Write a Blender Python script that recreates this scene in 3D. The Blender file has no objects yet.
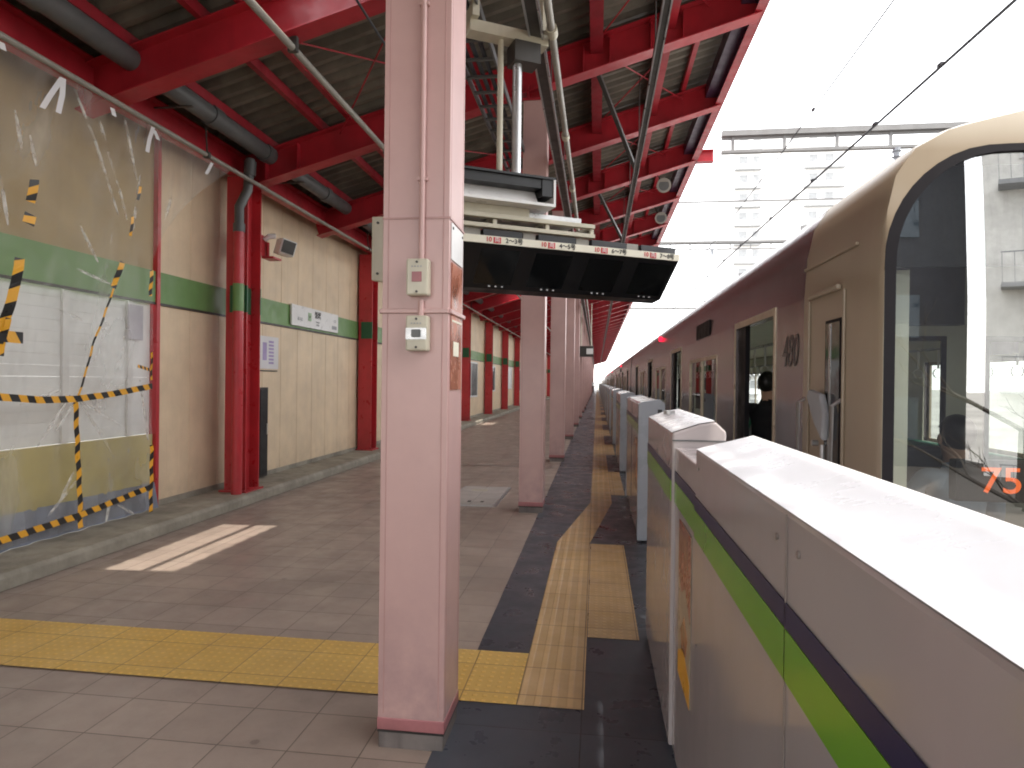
import bpy, bmesh, math, random
from mathutils import Vector, Matrix, noise
random.seed(7)
SC = bpy.context.scene
COL = SC.collection
PI = math.pi

# ------------------------------------------------------------------ camera
CAMZ, F, W, H = 1.5, 650.0, 1024, 768
YAW, PITCH, ROLL = math.radians(7.4475), math.radians(-0.2678), math.radians(0.7)
fwd = Vector((-math.sin(YAW)*math.cos(PITCH), math.cos(YAW)*math.cos(PITCH), math.sin(PITCH)))
r0 = Vector((math.cos(YAW), math.sin(YAW), 0)); u0 = r0.cross(fwd)
rgt = r0*math.cos(ROLL) + u0*math.sin(ROLL)
upv = -r0*math.sin(ROLL) + u0*math.cos(ROLL)
cam = bpy.data.cameras.new('camera'); cam.sensor_width = 36; cam.lens = F/W*36
cam.clip_start = 0.05; cam.clip_end = 3000
camo = bpy.data.objects.new('camera', cam); COL.objects.link(camo)
m = Matrix((rgt, upv, -fwd)).transposed().to_4x4(); m.translation = (0, 0, CAMZ)
camo.matrix_world = m
SC.camera = camo

def onX(px, py, X):            # a point of the plane x = X seen at a picture position (used to measure the place)
    v = fwd + rgt*((px-512)/F) + upv*((384-py)/F)
    return Vector((0, 0, CAMZ)) + v*(X/v.x)

# ------------------------------------------------------------------ materials
def new_mat(name):
    mt = bpy.data.materials.new(name); mt.use_nodes = True
    nt = mt.node_tree; nt.nodes.clear()
    out = nt.nodes.new('ShaderNodeOutputMaterial')
    return mt, nt, out
def nd(nt, t, **kw):
    n = nt.nodes.new(t)
    for k, v in kw.items():
        if k in n.inputs.keys(): n.inputs[k].default_value = v
        else: setattr(n, k, v)
    return n
def rgba(c): return (c[0], c[1], c[2], 1)
def mixc(nt, fac, a, b, blend='MIX'):
    n = nt.nodes.new('ShaderNodeMix'); n.data_type = 'RGBA'; n.blend_type = blend
    for i, v in ((0, fac), (6, a), (7, b)):
        if hasattr(v, 'is_linked'): nt.links.new(v, n.inputs[i])
        elif i == 0: n.inputs[0].default_value = v
        else: n.inputs[i].default_value = rgba(v)
    return n.outputs[2]
def pos(nt, scale=(1, 1, 1)):
    g = nt.nodes.new('ShaderNodeNewGeometry'); mp = nt.nodes.new('ShaderNodeMapping')
    mp.inputs['Scale'].default_value = scale
    nt.links.new(g.outputs['Position'], mp.inputs['Vector'])
    return mp.outputs['Vector']
def noise_fac(nt, scale=3, detail=5, rough=.6, lo=.35, hi=.7, vec=None, sc=(1, 1, 1)):
    t = nd(nt, 'ShaderNodeTexNoise'); t.inputs['Scale'].default_value = scale
    t.inputs['Detail'].default_value = detail; t.inputs['Roughness'].default_value = rough
    nt.links.new(vec if vec else pos(nt, sc), t.inputs['Vector'])
    mr = nd(nt, 'ShaderNodeMapRange'); mr.inputs['From Min'].default_value = lo; mr.inputs['From Max'].default_value = hi
    nt.links.new(t.outputs['Fac'], mr.inputs['Value'])
    return mr.outputs['Result']
def bsdf(nt, out, rough=.5, metal=0., spec=.5):
    b = nt.nodes.new('ShaderNodeBsdfPrincipled')
    b.inputs['Roughness'].default_value = rough; b.inputs['Metallic'].default_value = metal
    b.inputs['Specular IOR Level'].default_value = spec
    nt.links.new(b.outputs[0], out.inputs['Surface'])
    return b
def paint(name, c, rough=.45, metal=0., var=.18, scale=2.5, streak=True, dirt=(.12, .09, .07), dirt_amt=.25, bump=.0, spec=.5, fine=0., rv=1., foot=0., foot_c=(.1, .07, .07), foot_h=.5):
    """painted or plain surface: slow tone drift, vertical run marks, speckled grime"""
    mt, nt, out = new_mat(name)
    b = bsdf(nt, out, rough, metal, spec)
    dark = tuple(x*(1-var) for x in c); lite = tuple(min(1, x*(1+var*.5)) for x in c)
    col = mixc(nt, noise_fac(nt, scale), dark, lite)
    if streak:
        f = noise_fac(nt, 6, 4, .6, .5, .9, sc=(1, 1, .12))
        ml = nd(nt, 'ShaderNodeMath', operation='MULTIPLY'); ml.inputs[1].default_value = dirt_amt
        nt.links.new(f, ml.inputs[0]); col = mixc(nt, ml.outputs[0], col, dirt)
    f2 = noise_fac(nt, 38, 4, .7, .6, .9)
    ml = nd(nt, 'ShaderNodeMath', operation='MULTIPLY'); ml.inputs[1].default_value = dirt_amt*.45
    nt.links.new(f2, ml.inputs[0]); col = mixc(nt, ml.outputs[0], col, dirt)
    if foot:                              # splash grime and scuffs rising from the floor; the pink adds painted mauve light
        gz = nd(nt, 'ShaderNodeNewGeometry'); sz = nd(nt, 'ShaderNodeSeparateXYZ'); nt.links.new(gz.outputs['Position'], sz.inputs[0])
        mz = nd(nt, 'ShaderNodeMapRange'); mz.inputs['From Min'].default_value = foot_h; mz.inputs['From Max'].default_value = .02; nt.links.new(sz.outputs['Z'], mz.inputs['Value'])
        pw = nd(nt, 'ShaderNodeMath', operation='POWER'); pw.inputs[1].default_value = 1.8; nt.links.new(mz.outputs[0], pw.inputs[0])
        mm = nd(nt, 'ShaderNodeMath', operation='MULTIPLY'); nt.links.new(pw.outputs[0], mm.inputs[0]); nt.links.new(noise_fac(nt, 9, 6, .65, .25, .75), mm.inputs[1])
        m2 = nd(nt, 'ShaderNodeMath', operation='MULTIPLY'); m2.inputs[1].default_value = foot; nt.links.new(mm.outputs[0], m2.inputs[0])
        col = mixc(nt, m2.outputs[0], col, foot_c)
    nt.links.new(col, b.inputs['Base Color'])
    rr = nd(nt, 'ShaderNodeMapRange'); rr.inputs['To Min'].default_value = max(0.02, rough-.1*rv); rr.inputs['To Max'].default_value = min(1, rough+.15*rv)
    nt.links.new(noise_fac(nt, 7), rr.inputs['Value']); nt.links.new(rr.outputs[0], b.inputs['Roughness'])
    if bump:
        bp = nd(nt, 'ShaderNodeBump'); bp.inputs['Strength'].default_value = bump; bp.inputs['Distance'].default_value = .01
        t = nd(nt, 'ShaderNodeTexNoise'); t.inputs['Scale'].default_value = 30 if not fine else fine; t.inputs['Detail'].default_value = 6
        nt.links.new(pos(nt), t.inputs['Vector']); nt.links.new(t.outputs['Fac'], bp.inputs['Height'])
        nt.links.new(bp.outputs[0], b.inputs['Normal'])
    return mt

def tiles(name, c1, c2, mortar, rough, bricks=(.3, .3), shift=(0, 0, 0), msize=.003, stain=(.1, .08, .07), stain_amt=.35, bars=None, spec=.5, scuff=.1):
    mt, nt, out = new_mat(name)
    b = bsdf(nt, out, rough, 0, spec)
    g = nt.nodes.new('ShaderNodeNewGeometry'); mp = nt.nodes.new('ShaderNodeMapping'); mp.inputs['Location'].default_value = shift
    nt.links.new(g.outputs['Position'], mp.inputs['Vector'])
    br = nd(nt, 'ShaderNodeTexBrick', offset=0.0, squash=1.0)
    br.inputs['Scale'].default_value = 1; br.inputs['Brick Width'].default_value = bricks[0]; br.inputs['Row Height'].default_value = bricks[1]
    br.inputs['Mortar Size'].default_value = msize; br.inputs['Mortar Smooth'].default_value = .3
    br.inputs['Color1'].default_value = rgba(c1); br.inputs['Color2'].default_value = rgba(c2); br.inputs['Mortar'].default_value = rgba(mortar)
    nt.links.new(mp.outputs[0], br.inputs['Vector'])
    col = br.outputs['Color']
    for sc_, lo, hi, am in ((.8, .4, .72, stain_amt), (5, .5, .78, stain_amt*.6), (60, .55, .8, stain_amt*.5)):
        ml = nd(nt, 'ShaderNodeMath', operation='MULTIPLY'); ml.inputs[1].default_value = am
        nt.links.new(noise_fac(nt, sc_, 6, .65, lo, hi), ml.inputs[0]); col = mixc(nt, ml.outputs[0], col, stain)
    vo = nd(nt, 'ShaderNodeTexVoronoi'); vo.inputs['Scale'].default_value = 3.1; nt.links.new(pos(nt), vo.inputs['Vector'])
    vm = nd(nt, 'ShaderNodeMapRange'); vm.inputs['From Min'].default_value = .075; vm.inputs['From Max'].default_value = .05; nt.links.new(vo.outputs['Distance'], vm.inputs['Value'])
    vc = nd(nt, 'ShaderNodeSeparateColor'); nt.links.new(vo.outputs['Color'], vc.inputs[0])
    vg = nd(nt, 'ShaderNodeMath', operation='GREATER_THAN'); vg.inputs[1].default_value = .72; nt.links.new(vc.outputs[0], vg.inputs[0])
    v2 = nd(nt, 'ShaderNodeMath', operation='MULTIPLY'); nt.links.new(vm.outputs[0], v2.inputs[0]); nt.links.new(vg.outputs[0], v2.inputs[1])
    v3 = nd(nt, 'ShaderNodeMath', operation='MULTIPLY'); v3.inputs[1].default_value = .45; nt.links.new(v2.outputs[0], v3.inputs[0]); col = mixc(nt, v3.outputs[0], col, stain)
    # pale scuffs
    ml = nd(nt, 'ShaderNodeMath', operation='MULTIPLY'); ml.inputs[1].default_value = scuff
    nt.links.new(noise_fac(nt, 9, 8, .7, .6, .9), ml.inputs[0]); col = mixc(nt, ml.outputs[0], col, (.5, .46, .42))
    nt.links.new(col, b.inputs['Base Color'])
    rr = nd(nt, 'ShaderNodeMapRange'); rr.inputs['To Min'].default_value = rough-.12; rr.inputs['To Max'].default_value = rough+.2
    nt.links.new(noise_fac(nt, 4), rr.inputs['Value']); nt.links.new(rr.outputs[0], b.inputs['Roughness'])
    bp = nd(nt, 'ShaderNodeBump'); bp.inputs['Strength'].default_value = .5; bp.inputs['Distance'].default_value = .004
    inv = nd(nt, 'ShaderNodeMath', operation='SUBTRACT'); inv.inputs[0].default_value = 1; nt.links.new(br.outputs['Fac'], inv.inputs[1])
    h = inv.outputs[0]
    if bars:
        sx = nd(nt, 'ShaderNodeSeparateXYZ'); nt.links.new(mp.outputs[0], sx.inputs[0])
        def wavef(o, per):
            a = nd(nt, 'ShaderNodeMath', operation='MULTIPLY'); a.inputs[1].default_value = 2*PI/per; nt.links.new(o, a.inputs[0])
            s = nd(nt, 'ShaderNodeMath', operation='SINE'); nt.links.new(a.outputs[0], s.inputs[0])
            q = nd(nt, 'ShaderNodeMapRange'); q.inputs['From Min'].default_value = .1; q.inputs['From Max'].default_value = .6
            nt.links.new(s.outputs[0], q.inputs['Value']); return q.outputs[0]
        if bars == 'bar': hh = wavef(sx.outputs['X'], .075)
        elif bars == 'barx': hh = wavef(sx.outputs['Y'], .075)
        else:
            mm = nd(nt, 'ShaderNodeMath', operation='MULTIPLY'); nt.links.new(wavef(sx.outputs['X'], .05), mm.inputs[0]); nt.links.new(wavef(sx.outputs['Y'], .05), mm.inputs[1]); hh = mm.outputs[0]
        ad = nd(nt, 'ShaderNodeMath', operation='ADD'); nt.links.new(h, ad.inputs[0]); nt.links.new(hh, ad.inputs[1]); h = ad.outputs[0]
        # darker between the raised marks
        iv = nd(nt, 'ShaderNodeMath', operation='MULTIPLY_ADD'); iv.inputs[1].default_value = -.2; iv.inputs[2].default_value = .2
        nt.links.new(hh, iv.inputs[0]); c2_ = mixc(nt, iv.outputs[0], col, (.16, .1, .05)); nt.links.new(c2_, b.inputs['Base Color'])
        bp.inputs['Distance'].default_value = .006
    nt.links.new(h, bp.inputs['Height']); nt.links.new(bp.outputs[0], b.inputs['Normal'])
    return mt

def schlick(nt, f0=.04, normal=None):       # the same from both sides of a single pane
    lw = nd(nt, 'ShaderNodeLayerWeight'); lw.inputs['Blend'].default_value = .5
    if normal: nt.links.new(normal, lw.inputs['Normal'])
    pw = nd(nt, 'ShaderNodeMath', operation='POWER'); pw.inputs[1].default_value = 5; nt.links.new(lw.outputs['Facing'], pw.inputs[0])
    ma = nd(nt, 'ShaderNodeMath', operation='MULTIPLY_ADD'); ma.inputs[1].default_value = 1-f0; ma.inputs[2].default_value = f0; nt.links.new(pw.outputs[0], ma.inputs[0])
    return ma.outputs[0]
def glass(name, tint=(1, 1, 1), refl=1.0, rough=.0, haze=None, haze_amt=0., base=.04):
    mt, nt, out = new_mat(name)
    tr = nd(nt, 'ShaderNodeBsdfTransparent'); tr.inputs[0].default_value = rgba(tint)
    gl = nd(nt, 'ShaderNodeBsdfGlossy'); gl.inputs['Roughness'].default_value = rough; gl.inputs['Color'].default_value = (refl, refl, refl, 1)
    fac = schlick(nt)
    if base > .04:
        ad = nd(nt, 'ShaderNodeMath', operation='ADD'); ad.inputs[1].default_value = base-.04; nt.links.new(fac, ad.inputs[0]); fac = ad.outputs[0]
    mx = nd(nt, 'ShaderNodeMixShader'); nt.links.new(fac, mx.inputs[0]); nt.links.new(tr.outputs[0], mx.inputs[1]); nt.links.new(gl.outputs[0], mx.inputs[2])
    nt.links.new(mx.outputs[0], out.inputs['Surface'])
    return mt

def sheet_mat():
    mt, nt, out = new_mat('clear_plastic')
    tr = nd(nt, 'ShaderNodeBsdfTransparent'); tr.inputs[0].default_value = (.98, .98, .97, 1)
    df = nd(nt, 'ShaderNodeBsdfDiffuse'); df.inputs[0].default_value = (.85, .84, .8, 1)
    tl = nd(nt, 'ShaderNodeBsdfTranslucent'); tl.inputs[0].default_value = (.85, .84, .8, 1)
    gl = nd(nt, 'ShaderNodeBsdfGlossy'); gl.inputs['Roughness'].default_value = .4
    bp = nd(nt, 'ShaderNodeBump'); bp.inputs['Strength'].default_value = .25; bp.inputs['Distance'].default_value = .02
    v1 = pos(nt, (1, 1, .35))
    t = nd(nt, 'ShaderNodeTexNoise'); t.inputs['Scale'].default_value = 7; t.inputs['Detail'].default_value = 3; t.inputs['Distortion'].default_value = 1.2
    nt.links.new(v1, t.inputs['Vector']); nt.links.new(t.outputs['Fac'], bp.inputs['Height'])
    for n in (gl, df): nt.links.new(bp.outputs[0], n.inputs['Normal'])
    a = nd(nt, 'ShaderNodeMixShader'); a.inputs[0].default_value = .4; nt.links.new(df.outputs[0], a.inputs[1]); nt.links.new(tl.outputs[0], a.inputs[2])
    # haze: thin everywhere, milky along folds
    f = noise_fac(nt, 2.2, 4, .6, .45, .8, sc=(1, 1, .4))
    fo = nd(nt, 'ShaderNodeMapRange'); fo.inputs['To Min'].default_value = .12; fo.inputs['To Max'].default_value = .5; nt.links.new(f, fo.inputs['Value'])
    b = nd(nt, 'ShaderNodeMixShader'); nt.links.new(fo.outputs[0], b.inputs[0]); nt.links.new(tr.outputs[0], b.inputs[1]); nt.links.new(a.outputs[0], b.inputs[2])
    frs = schlick(nt, .04, bp.outputs[0])
    fm = nd(nt, 'ShaderNodeMath', operation='MULTIPLY'); fm.inputs[1].default_value = .12; nt.links.new(frs, fm.inputs[0])
    c = nd(nt, 'ShaderNodeMixShader'); nt.links.new(fm.outputs[0], c.inputs[0]); nt.links.new(b.outputs[0], c.inputs[1]); nt.links.new(gl.outputs[0], c.inputs[2])
    nt.links.new(c.outputs[0], out.inputs['Surface'])
    return mt

def emit(name, c, s):
    mt, nt, out = new_mat(name)
    e = nd(nt, 'ShaderNodeEmission'); e.inputs[0].default_value = rgba(c); e.inputs[1].default_value = s
    nt.links.new(e.outputs[0], out.inputs['Surface']); return mt

def steel_side(name, c, rough):
    """brushed stainless with slight vertical waviness"""
    mt, nt, out = new_mat(name)
    b = bsdf(nt, out, rough, .85)
    col = mixc(nt, noise_fac(nt, 4, 4, .6, .3, .75, sc=(1, 1, .1)), tuple(x*.8 for x in c), c)
    ml = nd(nt, 'ShaderNodeMath', operation='MULTIPLY'); ml.inputs[1].default_value = .3
    nt.links.new(noise_fac(nt, 9, 6, .7, .5, .8, sc=(1, 1, .25)), ml.inputs[0]); col = mixc(nt, ml.outputs[0], col, (.12, .09, .08))
    nt.links.new(col, b.inputs['Base Color'])
    bp = nd(nt, 'ShaderNodeBump'); bp.inputs['Strength'].default_value = .25; bp.inputs['Distance'].default_value = .01
    t = nd(nt, 'ShaderNodeTexNoise'); t.inputs['Scale'].default_value = 5; t.inputs['Detail'].default_value = 2
    nt.links.new(pos(nt, (1, 1, .08)), t.inputs['Vector']); nt.links.new(t.outputs['Fac'], bp.inputs['Height']); nt.links.new(bp.outputs[0], b.inputs['Normal'])
    return mt

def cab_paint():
    mt, nt, out = new_mat('tan_cab_sunlit_crown'); b = bsdf(nt, out, .3)
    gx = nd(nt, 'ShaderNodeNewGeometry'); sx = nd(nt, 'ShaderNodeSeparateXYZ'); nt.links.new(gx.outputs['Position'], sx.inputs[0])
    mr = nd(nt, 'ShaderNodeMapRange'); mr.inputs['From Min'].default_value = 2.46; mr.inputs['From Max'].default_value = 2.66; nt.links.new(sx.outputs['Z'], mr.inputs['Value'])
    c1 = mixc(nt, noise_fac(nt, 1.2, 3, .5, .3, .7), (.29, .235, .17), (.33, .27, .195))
    c2 = mixc(nt, mr.outputs[0], c1, (.66, .61, .52))  # tan turns pale upward: sunlit crown painted into the colour
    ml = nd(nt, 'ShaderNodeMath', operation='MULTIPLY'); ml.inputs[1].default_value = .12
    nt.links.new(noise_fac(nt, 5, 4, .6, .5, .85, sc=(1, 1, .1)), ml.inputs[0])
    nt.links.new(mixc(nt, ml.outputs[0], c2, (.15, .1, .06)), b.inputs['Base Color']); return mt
M = {}
M['pink'] = paint('pink_column_paint', (.57, .365, .34), .33, var=.08, dirt=(.36, .2, .18), dirt_amt=.1, spec=.5, rv=.25, foot=.75, foot_c=(.2, .13, .15), foot_h=.9)  # mauve foot: base dirt plus the mauve light low on the column
M['pinkseam'] = paint('pink_seam_paint', (.5, .29, .27), .4, var=.15)
M['pinkbase'] = paint('faded_red_base_paint', (.42, .16, .17), .5, var=.35, foot=.9, foot_c=(.05, .03, .03), foot_h=.16)
M['stone'] = paint('stained_stone', (.2, .175, .165), .7, var=.4, dirt=(.04, .03, .03), dirt_amt=1.2, bump=.3)
M['blackgap'] = paint('black_rubber', (.02, .018, .018), .7)
M['red'] = paint('red_steel_paint', (.42, .02, .032), .38, var=.2, dirt=(.12, .01, .015), dirt_amt=.35)
M['redd'] = paint('dull_red_steel_paint', (.33, .018, .03), .45, var=.25, dirt=(.08, .02, .02), dirt_amt=.4)
M['redpost'] = paint('bright_red_post_paint', (.55, .04, .05), .36, var=.15, dirt=(.2, .03, .03), dirt_amt=.3, foot=.6, foot_c=(.15, .06, .05), foot_h=.8)
M['plum'] = paint('dark_plum_gutter_paint', (.06, .025, .06), .4)
M['roof'] = paint('weathered_roof_sheet', (.17, .15, .115), .6, var=.5, scale=1.2, dirt=(.07, .05, .04), dirt_amt=.55)
M['cream'] = paint('cream_wall_cladding', (.80, .63, .43), .5, var=.1, dirt=(.3, .2, .12), dirt_amt=.18, foot=.5, foot_c=(.25, .18, .12), foot_h=.7)
M['creamdk'] = paint('tan_upper_board', (.44, .32, .16), .55, var=.12)
M['green'] = paint('green_band_paint', (.17, .31, .105), .45, var=.1, dirt_amt=.15)
M['greend'] = paint('dark_green_band_paint', (.03, .13, .06), .45, var=.1)
M['dark'] = paint('dark_grey_metal', (.05, .045, .04), .45, var=.3)
M['pipe'] = paint('grey_pipe', (.11, .115, .115), .4, var=.25)
M['pale'] = paint('pale_cream_enamel', (.58, .54, .42), .4, var=.12, dirt_amt=.3)
M['alu'] = paint('dull_aluminium', (.5, .5, .5), .35, metal=.7, var=.15)
M['rail'] = paint('grey_hanging_rail', (.33, .31, .27), .45, var=.2)
M['white'] = paint('white_enamel', (.78, .77, .75), .35, var=.06, dirt_amt=.12)
M['gate'] = paint('shaded_gate_paint', (.43, .385, .385), .12, var=.04, dirt=(.2, .16, .13), dirt_amt=.14, rv=.35, spec=.6)  # white paint darkened: shade of the inner faces put into the colour
M['numgrey'] = paint('dark_number_film', (.07, .055, .055), .35, streak=False)
M['gateline'] = paint('gate_joint_line', (.27, .23, .21), .4, streak=False)
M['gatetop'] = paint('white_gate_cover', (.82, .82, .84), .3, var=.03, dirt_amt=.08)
M['gatend'] = paint('shaded_gate_end', (.40, .43, .49), .3, var=.04, dirt_amt=.1)  # bluish shade on the white gate ends put into the colour
M['lime'] = paint('lime_stripe_film', (.17, .42, .025), .2, var=.05, streak=False, dirt_amt=.05, rv=.1)
M['navy'] = paint('navy_stripe_film', (.018, .02, .08), .3, spec=.3, var=.1, streak=False, dirt_amt=.05, rv=.1)
M['conc'] = paint('worn_concrete', (.34, .31, .25), .8, var=.3, scale=3, dirt=(.08, .07, .05), dirt_amt=.6, bump=.5)
M['floor'] = tiles('mauve_floor_tiles', (.395, .315, .265), (.33, .262, .222), (.14, .11, .09), .42, shift=(.02, -.07, 0))
M['darkpave'] = tiles('charcoal_paving', (.075, .082, .10), (.06, .066, .08), (.022, .02, .02), .34, bricks=(.6, .6), shift=(.05, -.37, 0), stain=(.03, .028, .028), stain_amt=.3, scuff=.05)
M['yellow'] = tiles('yellow_tactile_tiles', (.80, .52, .14), (.74, .46, .11), (.28, .18, .07), .5, shift=(.02, -.07, 0), stain=(.3, .2, .1), stain_amt=.35, bars='dot')
M['tact'] = tiles('ochre_tactile_tiles', (.68, .46, .23), (.62, .41, .19), (.2, .13, .07), .45, shift=(.05, -.07, 0), stain=(.25, .16, .1), stain_amt=.4, bars='bar')
M['tactdot'] = tiles('ochre_warning_tiles', (.68, .46, .23), (.62, .41, .19), (.2, .13, .07), .45, shift=(.05, -.07, 0), stain=(.25, .16, .1), stain_amt=.4, bars='dot')
M['hatch'] = tiles('steel_hatch_plate', (.55, .51, .48), (.5, .47, .44), (.22, .19, .18), .4, bricks=(.5, .5), stain_amt=.4)
M['ballast'] = paint('grey_ballast', (.16, .14, .12), .95, var=.6, scale=20, bump=1.0, fine=14, streak=False)
M['ground'] = paint('pale_city_ground', (.3, .29, .27), .9, var=.4, scale=.05, streak=False)
M['railsteel'] = paint('rail_steel', (.2, .14, .1), .4, metal=.8)
M['screen'] = paint('black_monitor_glass', (.008, .009, .010), .08, var=.4, streak=False, dirt=(.1, .1, .1), dirt_amt=.1)
M['black'] = paint('black_plastic', (.012, .012, .014), .4, streak=False, dirt_amt=.1)
M['label'] = paint('cream_label_strip', (.78, .74, .6), .5, var=.05, streak=False, dirt_amt=.08)
M['ink'] = paint('black_ink', (.02, .02, .02), .6, streak=False)
M['redink'] = paint('red_ink', (.62, .04, .05), .5, streak=False, dirt_amt=.05)
M['greyink'] = paint('grey_ink', (.35, .36, .38), .6, streak=False)
M['whiteink'] = paint('white_ink', (.85, .85, .82), .6, streak=False)
M['paper'] = paint('white_paper', (.74, .72, .72), .7, var=.05, streak=False, dirt_amt=.05)
M['greypaper'] = paint('grey_violet_paper', (.55, .52, .57), .7, streak=False)
M['violet'] = paint('violet_print', (.42, .34, .55), .7, streak=False)
M['ltgreen'] = paint('pale_green_print', (.45, .6, .4), .7, streak=False)
M['hazyel'] = paint('orange_tape', (.85, .42, .03), .35, var=.08, streak=False, dirt_amt=.1)
M['hazblk'] = paint('black_tape', (.02, .018, .018), .35, var=.1, streak=False)
M['shutter'] = paint('pale_shutter_board', (.84, .84, .82), .5, var=.12, scale=1.5, dirt_amt=.1)
M['olive'] = paint('olive_board', (.50, .41, .15), .5, var=.2, scale=1.5, dirt_amt=.1)
M['tarp'] = paint('blue_grey_tarp', (.2, .22, .28), .55, var=.25, scale=4, bump=.4, fine=6)
M['sheet'] = sheet_mat()
M['poster'] = paint('brown_orange_poster', (.42, .15, .09), .25, var=.45, scale=7, streak=False, dirt=(.7, .4, .25), dirt_amt=.4)
M['ad'] = paint('ad_sticker_print', (.55, .26, .12), .2, var=.6, scale=6, streak=False, dirt=(.75, .55, .3), dirt_amt=.5)
M['steel'] = steel_side('mauve_stainless_side', (.31, .265, .27), .22)
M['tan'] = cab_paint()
M['crown'] = paint('pale_cab_crown', (.72, .66, .56), .3, var=.05, dirt_amt=.1)
M['trainroof'] = paint('grey_train_roof', (.4, .4, .4), .6)
M['trim'] = paint('pale_door_trim', (.55, .46, .34), .35, metal=.3)
M['incream'] = paint('cream_car_interior', (.82, .81, .68), .45, var=.05, streak=False, dirt_amt=.05)
M['cabgrey'] = paint('olive_grey_cab_lining', (.58, .56, .45), .5, var=.1, streak=False)
M['infloor'] = paint('grey_car_floor', (.22, .2, .19), .5, streak=False)
M['moq'] = paint('green_seat_moquette', (.06, .2, .14), .9, bump=.5, fine=120, streak=False)
M['dkglass'] = glass('tinted_window_glass', (.85, .9, .87), .6)
M['front_glass'] = glass('windscreen_glass', (.78, .82, .8), 1.0, base=.36)
M['gasket'] = paint('black_gasket', (.012, .011, .014), .6, streak=False, spec=.15)
M['led'] = emit('orange_led', (1, .16, .03), 1.6)
M['redlamp'] = emit('red_lamp_glow', (1, .02, .06), 2.2)
M['bldwhite'] = paint('white_tower_wall', (.86, .86, .86), .8, var=.04)
M['bldgrey'] = paint('grey_balcony', (.4, .41, .42), .8)
M['bldcream'] = paint('cream_house_wall', (.88, .87, .82), .8, var=.15, bump=.2)
M['blddark'] = paint('charcoal_building_wall', (.035, .036, .045), .6)
M['bldglass'] = paint('building_window', (.05, .07, .09), .08, streak=False)
M['skin'] = paint('skin', (.55, .33, .23), .5, var=.08, streak=False, dirt_amt=.0)
M['hair'] = paint('black_hair', (.012, .010, .009), .4, streak=False)
M['shirtblue'] = paint('pale_blue_shirt', (.45, .55, .68), .8, var=.1, streak=False)
M['shirtwhite'] = paint('white_shirt', (.7, .7, .7), .8, var=.1, streak=False)
M['clothblk'] = paint('black_clothing', (.015, .015, .018), .8, streak=False)
M['shoe'] = paint('black_shoe', (.02, .015, .012), .4, streak=False)
M['wire'] = paint('dark_wire', (.035, .04, .05), .5, streak=False)
M['porcelain'] = paint('insulator_porcelain', (.28, .3, .33), .3)
M['gantry'] = paint('galvanised_gantry_steel', (.2, .2, .2), .5, var=.15)
M['bark'] = paint('tree_bark', (.06, .05, .04), .9, bump=.6)
M['leafgrn'] = paint('green_sign_face', (.03, .25, .12), .4, streak=False)

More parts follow.
